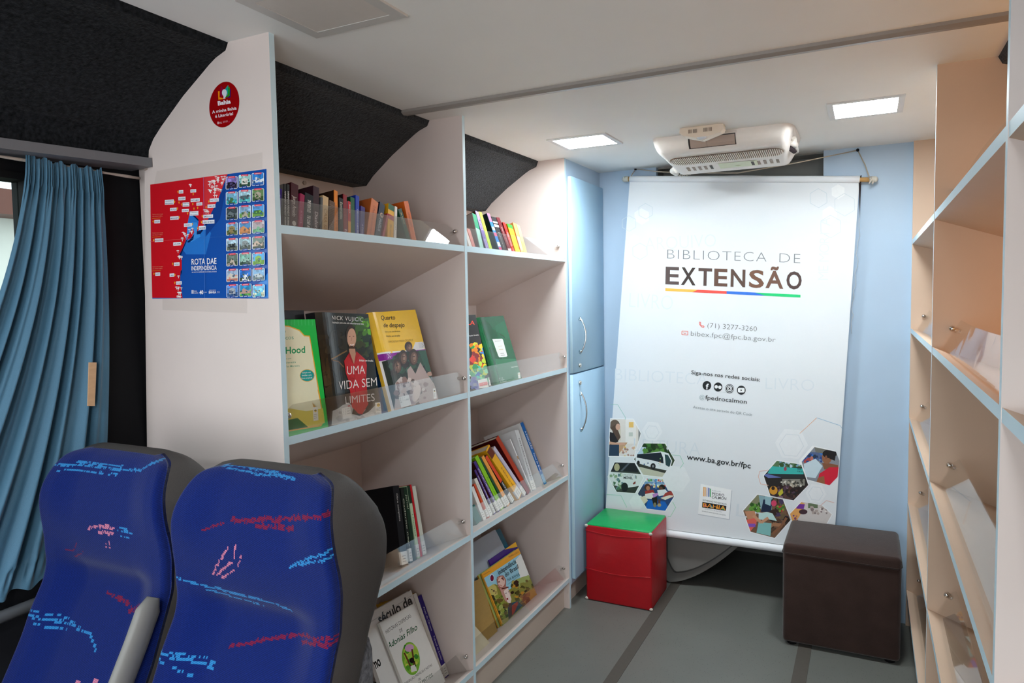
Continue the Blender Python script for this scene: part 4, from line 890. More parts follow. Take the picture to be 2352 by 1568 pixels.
PAL = [('8a7ac0','1c1826','2a2230'),('9ad0cc','e6e2d6','2c4a3a'),('3a8ad8','e2e8ee','3a6ab0'),('7ab4d0','4a7a4a','3aa0a8'),('a0c4d0','5a6a70','58b8b8'),('6a8a5a','b8ac98','3f5a34'),('3a4448','6a7478','2c3430'),('8ab0d0','b4a890','5a8a3a'),('5aa0e0','3a6a3c','6a9a3a'),('7aa8cc','a08a5a','5a6a3a'),('4a8ac0','d88a4a','b87a44'),('b8a8ac','7ab08a','5a9a6a'),('b0c8d8','2a2c30','6a7064'),('9ab4bc','8c9494','4a5048'),('7a8a80','d0b4a0','3a4030'),('6a7a70','c8b8a8','4a5a44'),('7ab0a0','9ac0b0','2c4a3c'),('5ab0e8','8aba4a','6a9a34'),('a8bcd8','d8d0c4','c07a6a'),('2a70c8','f0f2f4','3a4a3c'),('8ab8e0','c4ccd0','6a7a80'),('5a8ad0','b4b8c0','3a5a8c'),('2a90c8','c09a8c','58a04a'),('7ac8f0','4ab0c8','c8ccae')]
for c in range(3):
    for r in range(8):
        x0, x1, y0 = (932,1080,1230)[c]+r*1.6, (1064,1216,1368)[c]+r*1.6, TY[c][r]; y1 = y0+140; sk = -8
        S.poly([(x0+8,y0),(x1-8,y0+sk),(x1,y0+sk+8),(x1,y1+sk-8),(x1-8,y1+sk),(x0+8,y1),(x0,y1-8),(x0,y0+8)], 'e8eef4')
        i0 = (x0+6, y0+5, x1-6, y1-5); a, b_2, c_ = PAL[r*3+c]
        keep = S.clip; S.clip = [(i0[0], i0[1]), (i0[2], i0[1]+sk), (i0[2], i0[3]+sk), (i0[0], i0[3])]
        S.rect(x0, y0-12, x1, y1, a); S.blobs(5, (x0, y0, x1, y0+50), [hexmul(a, 1.2), hexmul(a, .85)], 22, r*7+c); S.poly([(x0, y0+95), (x1, y0+75), (x1, y1), (x0, y1)], c_)
        xm = (x0+x1)/2; k = (r*3+c) % 4
        if k == 0: S.poly([(x0+20, y0+100), (x0+20, y0+62), (xm+10, y0+54), (x1-25, y0+66), (x1-25, y0+96)], b_2)
        elif k == 1: S.poly([(xm-36, y0+104), (xm-36, y0+45), (xm, y0+28), (xm+34, y0+44), (xm+34, y0+102)], b_2); S.blobs(8, (xm-26, y0+52, xm+26, y0+92), [hexmul(b_2, .7), hexmul(b_2, .55)], 7, r)
        elif k == 2: S.poly([(x0, y0+90), (xm-20, y0+40), (xm+30, y0+70), (x1, y0+50), (x1, y0+95), (x0, y0+110)], b_2)
        else: S.poly([(xm-10, y0+60), (xm+12, y0+60), (x1-20, y1), (x0+20, y1)], b_2)
        S.blobs(14, (x0, y0+55, x1, y1), [hexmul(c_, .7), hexmul(c_, 1.25), hexmul(b_2, .8), hexmul(a, .6)], 15, r*3+c+40)
        S.clip = keep
        S.poly([(x0+28, y0-6), (x1-28, y0-11), (x1-28, y0+9), (x0+28, y0+14)], 'd8203c'); S.line([(x0+38, y0+4), (x1-38, y0-1)], 5, 'f4d4d8')
        S.poly([(x0+38, y1-14), (x1-42, y1-20), (x1-42, y1+4), (x0+38, y1+9)], '1a3c94'); S.line([(x0+48, y1-2), (x1-52, y1-8)], 6, 'cfdcf4')
S.line([(690, 130), (705, 1492)], 2.5, '5a86c8'); S.line([(82, 856), (480, 828)], 2.5, 'e0686c'); S.line([(490, 826), (1393, 776)], 2, '3f70bc')
s.build('printed_sheet', po)
for pts in (((1130,290),(1890,155),(1890,272),(1650,312),(1110,385)), ((1170,1212),(1780,1212),(1780,1315),(1170,1290))):
    s = M(); s.poly([at('Y', Y1-.0003, x/3.136, 300+y/3.136) for x, y in pts], 'b5a898', 'tape'); s.build('tape_strip', po)['label'] = 'yellowed clear tape'
sk_ = thing('sticker', 'round dark red sticker above the poster on the end panel', 'sticker', (-1.30, Y1, 1.765))
s = M(); S = PSheet(s, 'Y', Y1, -1, (470, 180), 13.07, 'gloss'); cx, cy = 594, 790
ov = [(594+464*math.cos(a)*1.0, 790+700*math.sin(a)-75*math.cos(a)) for a in (2*math.pi*k/48 for k in range(48))]
ov = [(594+464*math.cos(a), 785+692*math.sin(a)-95*math.cos(a)) for a in (2*math.pi*k/48 for k in range(48))]
S.poly(ov, 'd8c8c0'); S.poly([(594+(x-594)*.975, 785+(y-785)*.982) for x, y in ov], '96060c')
S.poly([(405,385),(455,380),(450,570),(555,595),(550,625),(415,640)], 'f08a14'); S.poly([(490,220),(580,330),(560,480),(500,560),(470,500)], '8c0a3c'); S.poly([(615,320),(712,195),(715,420),(680,520),(640,540)], '1a9a8c'); S.poly([(712,270),(755,255),(757,520),(630,580),(640,540),(705,500)], '18941a'); S.poly([(757,320),(785,315),(780,570),(670,590),(757,525)], '141a6c')
S.ell(598, 430, 74, 105, 'd8d8e4'); S.poly([(540,480),(660,500),(640,545),(620,560),(628,605),(555,615),(575,560)], 'd8d8e4')
S.text2('Bahia', 405, 812, 790, 745, 122, 'ece8ee', .035); S.text2('A minha Bahia', 232, 1055, 965, 930, 88, 'ece0e4', .018); S.text2('é Literária!', 325, 1185, 862, 1095, 88, 'ece0e4', .018)
S.rect(388, 1300, 430, 1375, 'd8b4b8'); S.line([(438, 1325), (515, 1315)], 18, 'c88a90'); S.line([(438, 1358), (530, 1345)], 18, 'c88a90'); S.text2('BAHIA', 560, 1335, 710, 1310, 56, 'c87a84', .02); S.poly([(720,1325),(745,1265),(765,1318)], 'b01a40')
s.build('disc', sk_)

# ================================================================== BOOKS standing spine outwards
def SP(z, sd, tilt, y, h):
    """point on a book face: sd metres down the sloping left shelf whose front edge is at height z, h up the face tilted back"""
    a = math.atan(SLOPE); b2 = math.radians(tilt)
    return Vector((XL-math.cos(a)*sd-math.sin(b2)*h, y, z-math.sin(a)*sd+math.cos(b2)*h))
def SQ(z, sd, tilt, *c): return [tuple(SP(z, sd, tilt, y, h+.0006)) for y, h in c]
def book(label, group, z, sd, tilt, y0, y1, yt, h, depth, spine, side=None, txt=None, tc='ece6e0', bands=(), sticker=False, th=.62, ts=.14, te=.86, pages='e9dfcc', bold=.0, mat='satin'):
    dy = y0-yt; ang = math.atan2(dy, h); t = max(.004, (y1-y0)*math.cos(ang)*.91); H = math.hypot(h, dy)
    o_ = SP(z, sd, tilt, y0+.0002, .0006 + (t*math.sin(-ang) if ang < 0 else 0))
    b_ = thing('book', label, 'book', tuple(o_), (ang, -math.radians(tilt), 0), group)
    c = M(); side = side or spine; w = .0016
    c.box((-.0018, 0, 0), (0, t, H), spine, mat); c.box((-depth, 0, 0), (-.0018, w, H), side, mat, {'-y': side}); c.box((-depth, t-w, 0), (-.0018, t, H), side, mat)
    for a, b2, cl in bands: c.box((-.0017, .0001, H*a), (.0004, t-.0001, H*b2), cl, mat)
    if txt:
        n = len(txt) if isinstance(txt, tuple) else 1
        for i, tx in enumerate(txt if n > 1 else (txt,)):
            text(c, tx, (.0005, t*(.5-th*.36), H*te if n == 1 else H*(te-(te-ts)*i/n)), (.0005, t*(.5-th*.36), H*ts if n == 1 else H*(te-(te-ts)*(i+.82)/n)), t*th*.75, (0, 1, 0), (1, 0, 0), tc, 'paper', bold, lift=.0003)
    c.build('cover', b_, True)
    p = M(); p.box((-depth+.004, w, .002), (-.002, t-w, H-.0025), pages, 'paper'); p.build('pages', b_, True)
    if sticker:
        k = M(); k.box((-.006, -.0004, .004), (.0010, t+.0004, min(.042, H*.25)), 'eceae4', 'paper')
        for q in range(3): k.box((.0009, t*.2, .012+.008*q), (.0013, t*.75, .0135+.008*q), '6a6a6a', 'paper')
        k.build('spine_label', b_, True)
    return b_
G1 = 'novels on the top shelf of the near left bay'
def A1(label, y0, y1, yt, h, spine, **kw): return book(label, G1, LZ[0], .048, 7, y0, y1, yt, h, kw.pop('depth', .125), spine, **kw)
A1('slim purple book, first on the near top shelf', 1.2009, 1.2239, 1.2295, 0.1085, '3c1a8a', txt='Dinadamora', tc='c0b0e8')
A1('grey book with black and white spine beside the first purple book', 1.2367, 1.2440, 1.2573, 0.1220, '23221f', side='8c8a88', txt='HANNAH ARENDT SOBRE A', tc='f0ece8', bands=((.62, 1, '3a3a3a'),), bold=.01, th=.95)
A1('second grey black-spined book, left of the maroon novel', 1.2455, 1.2537, 1.2670, 0.1224, '23221f', side='8c8a88', txt='HANNAH ARENDT SOBRE A', tc='f0ece8', bands=((.62, 1, '3a3a3a'),), bold=.01, th=.95)
A1('tall maroon book with white script and oval emblem near left end', 1.2556, 1.2811, 1.2822, 0.1255, '4a1a22', side='3a1018', txt='Jorge Amado', tc='e4d4cc', te=.75, ts=.36, th=.7).children[0]
A1('slim crimson pink book between maroon and black books', 1.2815, 1.2976, 1.3083, 0.1039, 'a02250', txt='a casa', tc='d890a8', ts=.3, te=.6)
A1('black book with bold white capitals on its thick spine', 1.3014, 1.3324, 1.3250, 0.1056, '1c1a1e', txt=('THE BEATLES', 'TE DEI A'), tc='f0ece8', bold=.02, th=.5)
A1('thick dark plum book lettered Diadorna in white', 1.3335, 1.3558, 1.3566, 0.1290, '3c1f28', side='301820', txt='Diadorna', tc='ece0e0', ts=.08, te=.50, th=.75)
A1('thin charcoal grey book beside the cream one', 1.3562, 1.3636, 1.3796, 0.1051, '5a5a5c')
A1('cream book with gold lettering on the top shelf', 1.3640, 1.3863, 1.3876, 0.1083, 'd8b88c', side='c8a878', txt='CASA SILE', tc='a87a3c', ts=.1, te=.7, th=.7)
A1('brown book with fine striped spine left of orange book', 1.3872, 1.4093, 1.4105, 0.0985, '6a5040', side='3a2418', bands=tuple((.06+.045*k, .075+.045*k, '8a7058') for k in range(19)))
A1('bright orange spined book with a dark brown cover', 1.4097, 1.4237, 1.4332, 0.1290, 'f08c28', side='2e1c12', txt='quinze dias de verão', tc='8a4a14', ts=.2, te=.7, th=.5)
A1('black book lettered Esmeraldas beside the dark red one', 1.4267, 1.4448, 1.4478, 0.1113, '181614', txt='Esmeraldas', tc='e8ecd8', ts=.5, te=.9, th=.7)
A1('dark red book with black cover on the top shelf', 1.4452, 1.4609, 1.4665, 0.1230, '8a1620', side='241414', txt='Fidel', tc='f0e0dc', ts=.03, te=.25, th=.8, bold=.02)
A1('slim pale blue, red and orange spined book', 1.4622, 1.4737, 1.4828, 0.1069, 'c8202c', side='9cc8e0', bands=((0, .5, 'f0a040'),), txt='BIANCA', tc='f4ece4', te=.92, ts=.7)
A1('dark green book left of the blue one', 1.4741, 1.4917, 1.4948, 0.1189, '145a32', side='0e3c22')
A1('royal blue book with white spine title', 1.4921, 1.5081, 1.5176, 0.1261, '1a3ab0', side='16308c', txt='O MELHOR DO HUMOR BRASILEIRO', tc='e8ecf8', bold=.01, ts=.05, te=.7, th=.5)
A1('short purple book right of the royal blue one', 1.5093, 1.5283, 1.5341, 0.0977, '3a2478', txt='A Cidade do Sol', tc='e4dcf4', ts=.02, te=.5, th=.5)
A1('thick burnt orange book standing before the navy one', 1.5374, 1.5720, 1.5858, 0.1182, 'd47a48', side='b05a28', txt='O Paraíso na outra esquina', tc='8c3c1c', th=.4)
A1('navy book lettered MAGUS with round emblem', 1.5726, 1.6000, 1.6210, 0.1138, '141c34', txt='MAGUS', tc='d8dce4', ts=.3, te=.6, th=.55)
A1('short slim red book beside the navy one', 1.6004, 1.6098, 1.6489, 0.0892, 'a82030')
A1('book with yellow, red and green stripes', 1.6305, 1.6604, 1.6601, 0.1162, 'e8b02c', side='e0a020', bands=((.62, .74, 'a81c24'), (.86, 1, '1c5a34')), txt='fila sem fim', tc='7a5014', ts=.1, te=.5, th=.4)
A1('slim white book right of the striped one', 1.6608, 1.6728, 1.6906, 0.1153, 'e8e2dc', txt='Histórias', tc='6a6460', te=.75, ts=.4)
A1('dark green book leaning left under the orange one', 1.7364, 1.7579, 1.7032, 0.1095, '14402c', txt='as botas', tc='c8b878', ts=.6, te=.9, th=.4)
A1('orange book leaning hard left at the row end', 1.7583, 1.7837, 1.7372, 0.1368, 'd86a24', side='c85c1c', txt='LINA CASA', tc='7a2c0c', te=.75, ts=.45, th=.4)
s = M(); e_ = [c for c in bpy.data.objects if c.get('label', '').startswith('tall maroon')][0]
s.tube([(.0002, .012, .030), (.0008, .012, .030)], .006, 'd8ccc4', 'paper', 16); s.build('round_emblem', e_, True)
s = M(); e_ = [c for c in bpy.data.objects if c.get('label', '').startswith('navy book')][0]
s.tube([(.0002, .0145, .088), (.0008, .0145, .088)], .007, 'c8a890', 'paper', 16); s.tube([(.0006, .0155, .089), (.0011, .0155, .089)], .004, '4a3c3c', 'paper', 12); s.build('round_emblem', e_, True)
G2 = 'books on the top shelf of the far left bay'
def B1(label, y0, y1, yt, h, spine, **kw): return book(label, G2, LZ[0], .040, 20, y0, y1, yt, h, kw.pop('depth', .125), spine, **kw)
B1('white book leaning against the upright, first on far top shelf', 2.0874, 2.1082, 2.0884, 0.0849, 'eeeae4')
B1('salmon pink book behind the white one, far top shelf', 2.1086, 2.1295, 2.1148, 0.0884, 'e8958a')
B1('mint green book with grey cover and green top', 2.1580, 2.1868, 2.1908, 0.1497, 'a8d8c8', side='8a8684', bands=((.62, 1, '1f9a6a'),))
B1('lilac spined book with dark brown cover', 2.2028, 2.2271, 2.2202, 0.1644, 'b09ad8', side='3a2014', bands=((.35, .55, '8a6cc0'),), txt='Tolstói', tc='6a4aa0')
B1('lime green slim book beside the lilac one', 2.2280, 2.2510, 2.2451, 0.1649, 'c4dc44')
B1('navy covered book with pink and blue patchwork spine', 2.3065, 2.3297, 2.3050, 0.1666, '3a80d0', side='0c1430', bands=((.80, 1, 'e87a98'), (.60, .68, 'd8dcf0'), (.46, .54, 'e0507c'), (.22, .32, 'e8e8f4'), (.14, .20, 'd84a70')))
B1('black book with white pattern beside the patchwork one', 2.3301, 2.3707, 2.3312, 0.1559, '2c2a2c', bands=((.74, .80, 'e4e0dc'), (.84, .88, 'd8d4d0')), txt='Noite', tc='c8c4c0', ts=.2, te=.6, th=.3)
B1('maroon book with white dot left of the red one', 2.3795, 2.4099, 2.3724, 0.1574, '6a2028', bands=((.14, .20, 'e4d4d0'),), txt='Dona Flor', tc='d8b8b0', ts=.3, te=.75, th=.4)
B1('bright red book among the leaning ones, far top shelf', 2.4103, 2.4324, 2.4132, 0.1405, 'c8302c', side='6a1414', txt='RETRATO', tc='f0d0c8', ts=.1, te=.7)
B1('golden yellow book with a small green tab', 2.4365, 2.4811, 2.4484, 0.1349, 'f2b830', side='e8a818', bands=((.88, 1, '3cb43c'),))
B1('peach orange book right of the golden yellow one', 2.4827, 2.5108, 2.5054, 0.1453, 'f0a060', bands=((.2, .6, 'f0b8a0'),))
B1('pale yellow book at the right end, far top shelf', 2.5113, 2.5393, 2.5342, 0.1392, 'f4d878', bands=((0, .08, '8a8070'),))
G3 = 'catalogued books on the third shelf of the far left bay'
def B3(label, y0, y1, yt, h, spine, **kw): return book(label, G3, LZ[2], .088, 22.3, y0, y1, yt, h, kw.pop('depth', .15), spine, **kw)
B3('teal book at the left end, third far shelf', 2.1656, 2.2116, 2.1536, 0.0600, '2f6a64', sticker=False)
B3('white spined book with label, third far shelf, beside the teal', 2.2136, 2.2369, 2.2091, 0.1274, 'e8e6e2', sticker=True)
B3('orange red slim book between two white ones', 2.2480, 2.2602, 2.2349, 0.1336, 'd0502c', sticker=True)
B3('slim white book with dark dotted spine, left of purple books', 2.2643, 2.2868, 2.2492, 0.1494, 'e4e2dc', sticker=True, txt='contos reunidos', tc='4a4a48', th=.4)
B3('purple book with white title, nearest the white ones', 2.2977, 2.3113, 2.2722, 0.1792, '4a2a80', side='3a2014', sticker=True, txt='LITERATURA E HISTÓRIA NO BRASIL', tc='f0ecf8', bold=.01)
B3('purple book with brown cover, left of the lime book', 2.3293, 2.3488, 2.2865, 0.2075, '4a2a80', side='4a2214', sticker=True, txt='LITERATURA E HISTÓRIA NO BRASIL', tc='f0ecf8', bold=.01)
B3('lime green book on the third far shelf', 2.3528, 2.3812, 2.3065, 0.2228, '8ccc1c', sticker=True, txt='Conversas', tc='2c4a0c', th=.4, ts=.25, te=.6)
B3('dark green slim book beside the lime one', 2.3905, 2.4049, 2.3355, 0.2137, '1a4a2c', sticker=True)
B3('light orange slim book, third far shelf', 2.4098, 2.4344, 2.3505, 0.2126, 'f0a044', sticker=True, txt='Brasileiro', tc='a05a14', th=.4, ts=.3, te=.5)
B3('red, orange and black spined book left of the yellow one', 2.4515, 2.4755, 2.3757, 0.2070, '241f1e', bands=((.45, 1, 'e0481c'),), sticker=True, txt='NEGRA', tc='e8e4e0', ts=.26, te=.42)
B3('thick bright yellow book with label, third far shelf', 2.5071, 2.5571, 2.4003, 0.2312, 'f4b424', bands=((.82, .97, '6a2c18'),), sticker=True, txt='A África na sala', tc='8a5a10', th=.3, ts=.2, te=.6)
B3('pale lavender slim book behind the yellow one', 2.5599, 2.5857, 2.4560, 0.2254, 'c8c0d4', sticker=True)
B3('tall dark red book with glossy cover and brick red spine', 2.5910, 2.6239, 2.5045, 0.2598, 'b03a1c', side='4a0c10', bands=((0, .2, '8a2c34'),), depth=.19)
B3('white spined book with small pictures, right of dark red', 2.6243, 2.6323, 2.6107, 0.2354, 'eeeef0', bands=((.62, .68, 'b08a5c'),), sticker=True)
B3('light grey book with black lettering across its spine', 2.6385, 2.6759, 2.6771, 0.2599, 'd8dadc', side='eceef0', txt='HISTÓRIA NACIONAL', tc='3a3c40', th=.34, sticker=True)
B3('tall white book with bright blue spine at the row end', 2.7548, 2.7838, 2.7495, 0.2842, '1a66b4', side='f0f0f0', txt=('A EVOLUÇÃO', 'Povos do Brasil'), tc='eef4fa', bold=.01, bands=((.02, .16, '8ab4d4'),), depth=.2)
G4 = 'dark spined books on the third shelf of the near left bay'
def A3(label, y0, y1, yt, h, spine, **kw): return book(label, G4, LZ[2], .10, 14, y0, y1, yt, h, kw.pop('depth', .16), spine, **kw)
A3('thick black book, first beside the seat back', 1.7248, 1.7594, 1.7670, 0.2380, '16161a', sticker=True, txt='Obra completa', tc='d8d8d4', ts=.55, te=.9, th=.3)
A3('black slim book lettered in white, second from seat back', 1.7662, 1.7813, 1.8023, 0.2244, '1c211e', txt='Caderno negro', tc='c8d0b8', sticker=True)
A3('dark green book, third from the seat back', 1.7837, 1.8017, 1.8179, 0.2239, '1a3424', txt='Jornal', tc='c8d0b8', te=.9, ts=.7)
A3('pale green and white book with label, near third shelf', 1.8069, 1.8224, 1.8365, 0.2252, 'c4dcb8', bands=((.75, 1, '203828'),), sticker=True, txt='Histórias', tc='5a7a50', ts=.3, te=.6)
A3('thin red book leaning on the pale one, near third shelf', 1.8253, 1.8346, 1.8526, 0.2251, 'c81c28')
A3('pale grey book at the right end, near third shelf', 1.8385, 1.8580, 1.8625, 0.2158, 'd4d8cc', side='d8d0c8', sticker=True)
G5 = 'books on the bottom shelf of the near left bay'
def A4(label, y0, y1, yt, h, spine, **kw): return book(label, G5, LZ[3], .10, 22.3, y0, y1, yt, h, kw.pop('depth', .17), spine, **kw)
A4('white book with yellow edged cover right of the white storybook', 1.9320, 1.9520, 1.9360, 0.2960, 'e8e6e0', side='e8b83c', sticker=True)
A4('purple spined book at right end of the near bottom shelf', 1.9525, 1.9750, 1.9570, 0.2810, '3a2a80', side='e0dce0', sticker=True, txt=('Anais da Câmara', 'Tribunal de Contas'), tc='e4e0f4', th=.5)

# ================================================================== BOOKS shown cover outwards
import numpy as np
def project(p):
    d = Vector(p)-CAM; z = d.dot(FWD); return 1176+F_PX*d.dot(RGT)/z, 784-F_PX*d.dot(UPV)/z
class QSheet(PSheet):
    """print on a book cover; drawn in the survey frame (crop origin, scale), y down"""
    def __init__(self, mb, cor, org, sc, mat, bulge=0):
        TL, TR, BR_, BL_ = [Vector(c) for c in cor]; n = (TR-TL).cross(TL-BL_).normalized()
        if n.x < 0: n = -n
        src = [((u-org[0])*sc, (v-org[1])*sc) for u, v in (project(c) for c in (TL, TR, BR_, BL_))]; dst = [(0, 0), (1, 0), (1, 1), (0, 1)]
        A = []; b2 = []
        for (x, y), (U, V) in zip(src, dst):
            A.append([x, y, 1, 0, 0, 0, -U*x, -U*y]); b2.append(U); A.append([0, 0, 0, x, y, 1, -V*x, -V*y]); b2.append(V)
        h = [float(q) for q in np.linalg.solve(np.array(A), np.array(b2))]
        self.n = n
        def st3(a, t, l): 
            a_ = max(0, min(1, a)); t_ = max(0, min(1, t))
            p = (TL*(1-a_)+TR*a_)*(1-t_)+(BL_*(1-a_)+BR_*a_)*t_
            return p+n*(l+bulge*(math.exp(-((a_-.13)/.10)**2)-.6*math.exp(-(a_/.05)**2)))
        self.st3 = st3
        def to3d(x, y, l):
            w = h[6]*x+h[7]*y+1; return st3((h[0]*x+h[1]*y+h[2])/w, (h[3]*x+h[4]*y+h[5])/w, l)
        Sheet.__init__(self, mb, to3d, mat, None)
        def st(x, y):
            w = h[6]*x+h[7]*y+1; return (h[0]*x+h[1]*y+h[2])/w, (h[3]*x+h[4]*y+h[5])/w
        self.st, self.curved = st, bulge > 0
        q = [(x, y) for x, y in src]
        ar = sum(q[i-1][0]*q[i][1]-q[i][0]*q[i-1][1] for i in range(4)); self.clip = q if ar > 0 else q[::-1]
def _qpoly(self, pts, col, lift=None):
    if not self.curved: return Sheet.poly(self, pts, col, lift)
    pts = clip_convex(pts, self.clip)
    if len(pts) < 3: return
    self.k += 1; l = .0003+self.step*self.k; p = [self.st(*q) for q in pts]
    lo, hi = min(q[0] for q in p), max(q[0] for q in p); N = 24
    for i in range(max(0, int(lo*N)), min(N, int(hi*N)+1)):
        c = clip_convex(p, [(i/N, -1), ((i+1)/N, -1), ((i+1)/N, 2), (i/N, 2)])
        if len(c) > 2: self.mb.poly([self.st3(a, b2, l) for a, b2 in c], col, self.mat)
QSheet.poly = _qpoly
def cover_book(label, cor, thick, base, draw=None, org=(0, 0), sc=1, bulge=0, spine=None, pages='e6dccb', group=None, mat='gloss', back=None):
    b_ = thing('book', label, 'book', tuple(cor[3]), group=group)
    s = M(); Q = QSheet(s, cor, org, sc, mat, bulge); n = Q.n; spine = spine or base
    s.grid(lambda a, t: Q.st3(a, t, 0), 24 if bulge else 1, 1, base, mat)
    bk = [Q.st3(a, t, -thick) for a, t in ((0, 0), (1, 0), (1, 1), (0, 1))]; fr = [Q.st3(a, t, 0) for a, t in ((0, 0), (1, 0), (1, 1), (0, 1))]
    s.poly(bk[::-1], back or base, mat); s.poly([fr[0], fr[3], bk[3], bk[0]], spine, mat)
    if draw: draw(Q)
    s.build('cover', b_)
    p = M(); e = [Q.st3(a, t, -.0008) for a, t in ((.01, .008), (.985, .008), (.985, .992), (.01, .992))]; f = [v-n*(thick-.0016) for v in e]
    for i in range(4): p.poly([e[i], e[(i+1) % 4], f[(i+1) % 4], f[i]], pages, 'paper')
    p.poly(e, pages, 'paper'); p.poly(f[::-1], pages, 'paper'); p.build('pages', b_); return b_
def tagsticker(Q, x0, y0, x1, y1, sk=0):
    Q.poly([(x0, y0), (x1, y0+sk), (x1+8, y1+sk), (x0+8, y1)], 'f0eee8'); xm = (x0+x1)/2; Q.ell(xm+2, y0+(y1-y0)*.26+sk/2, (x1-x0)*.26, (x1-x0)*.30, 'f2c02c', 14); Q.line([(xm-(x1-x0)*.2, y0+(y1-y0)*.22), (xm+(x1-x0)*.26, y0+(y1-y0)*.22+sk*.4)], 9, '2a2218')
    for k in range(3): Q.line([(x0+12, y0+(y1-y0)*(.55+.13*k)), (x1-8, y0+(y1-y0)*(.55+.13*k)+sk)], 6, 'a8a49c')
O4 = ((630, 680), 4.48)
def d_hood(Q):
    Q.poly([(-160,298),(70,298),(150,303),(262,345),(312,400),(366,404),(380,480),(500,1200),(518,1272),(484,1336),(-160,1440)], 'f2b53c'); Q.poly([(-160,308),(70,308),(148,313),(256,355),(308,410),(358,414),(372,484),(488,1196),(506,1268),(474,1322),(-160,1425)], 'f7f2d0')
    for k in range(9): Q.line([(100+36*k, 235), (104+36*k, 300)], 8, '30d060')
    Q.text2('edição', 20, 376, 120, 370, 28, '8ab8a0'); Q.text2('clássicos', -20, 450, 200, 440, 42, '6aa88a'); Q.text2('Robin Hood', -120, 600, 318, 577, 68, '1f9a5c', .02); Q.text2('adaptado por', 30, 650, 178, 641, 14, '8ab090'); Q.text2('Fabio Veneza', 20, 696, 222, 681, 20, '6aa884', .004); Q.text2('Vini Moreira', 108, 730, 260, 718, 20, '6aa884', .004)
    Q.ell(338, 811, 76, 64, 'f0b440'); Q.ell(338, 811, 71, 59, '1aa8a0')
    for i, t in enumerate(('Edição em', 'braille e em', 'fonte ampliada')): Q.text2(t, 290-(i*5), 790+28*i, 375+(i*8), 784+28*i, 15, 'e8f8f4', .012)
    Q.poly([(-160,1220),(160,1150),(330,1180),(500,1150),(520,1300),(470,1322),(-160,1425)], 'e9d660'); Q.poly([(-160,1330),(240,1250),(350,1345),(-160,1425)], '1f7a48'); tagsticker(Q, 396, 1142, 446, 1282, -8)
cover_book('green bordered fairy tale book with cream panel, half behind the end panel', [(-1.220,1.188,1.330),(-1.220,1.3445,1.326),(-1.190,1.3465,1.0567),(-1.190,1.188,1.0567)], .006, '12c64a', d_hood, *O4, group='large books facing out on the second shelf of the near bay')
cover_book('black book hidden behind the green bordered one', [(-1.262,1.19,1.352),(-1.262,1.352,1.348),(-1.232,1.352,1.0395),(-1.232,1.19,1.0395)], .016, '1a1a20', group='large books facing out on the second shelf of the near bay')
def d_vida(Q):
    Q.rect(420, 140, 1150, 1330, '1f2320'); Q.blobs(30, (800, 200, 1000, 480), ['2f4a1c', '3c6420', '24361c', '1c261a'], 60, 4); Q.blobs(10, (915, 260, 1000, 390), ['6ab41c', '58981c', '4a7c1c'], 34, 8); Q.blobs(18, (860, 450, 1080, 640), ['2a3320', '39401f', '232a1e'], 60, 2); Q.blobs(26, (450, 300, 720, 900), ['24241f', '2c2a22', '1a1c1a'], 90, 5)
    Q.line([(565,650),(640,620),(750,560)], 14, '7a5a34'); Q.line([(580,660),(660,670),(720,730)], 12, '6a4a2c')
    Q.poly([(590,1180),(700,1120),(770,1095),(830,1150),(960,1200),(1040,1120),(1120,1080),(1160,1210),(590,1330)], 'c6c4c0'); Q.blobs(26, (610, 1150, 1110, 1280), ['d4d2ce', 'b4b0ac', 'a8a49e', 'dcdad6'], 40, 6)
    Q.ell(790, 395, 52, 98, '33261f'); Q.ell(798, 430, 46, 100, 'cf9f84'); Q.poly([(757,480),(775,540),(805,558),(832,535),(842,470),(825,520),(800,505),(775,515)], '4a3226'); Q.line([(782,495),(800,505),(820,492)], 8, 'f4ece6'); Q.line([(770,415),(785,412)], 6, '33261f'); Q.line([(808,412),(824,412)], 6, '33261f'); Q.line([(797,425),(795,460)], 5, 'b07e66'); Q.poly([(770,540),(832,540),(840,590),(822,700),(775,590)], 'c08e74')
    Q.poly([(720,665),(760,600),(775,575),(822,700),(845,568),(895,610),(938,650),(952,710),(945,840),(950,1000),(968,1110),(905,1215),(865,1205),(800,1140),(785,1000),(770,880),(738,790)], 'c8202a'); Q.poly([(760,600),(775,572),(822,700),(800,680)], 'a01820'); Q.poly([(845,566),(885,600),(822,700)], 'b01a22'); Q.line([(822,700),(850,1180)], 4, '8c141c'); Q.poly([(815,1150),(865,1205),(905,1215),(965,1130),(970,1190),(880,1230),(800,1210)], '24201f'); Q.blobs(14, (740, 700, 930, 1150), ['d42a32', 'b81a24', 'a4161e'], 26, 3)
    Q.text2('NICK VUJICIC', 588, 240, 912, 262, 42, 'ece8e2', -.006, space=1.1); Q.text2('Inspiração para uma vida absurdamente boa', 594, 278, 918, 294, 19, 'ece8e2', .008); Q.text2('Edição em braille', 875, 668, 1015, 673, 18, 'f4f0ea', .014)
    Q.text2('UMA', 752, 805, 934, 796, 88, 'f4ece8', -.008); Q.text2('VIDA SEM', 660, 962, 1055, 920, 88, 'f4ece8', -.008); Q.text2('LIMITES', 735, 1107, 1032, 1076, 78, 'f4ece8', -.008)
    Q.poly([(682,1155),(778,1132),(802,1245),(695,1268)], 'f0eee8')
    for i, t in enumerate(('Volume 57', '1ª edição 2011', 'Novo Conceito')): Q.text2(t, 688+3*i, 1176+24*i, 775+6*i, 1158+24*i, 15, '4a4844')
    tagsticker(Q, 1036, 1096, 1098, 1200, -8)
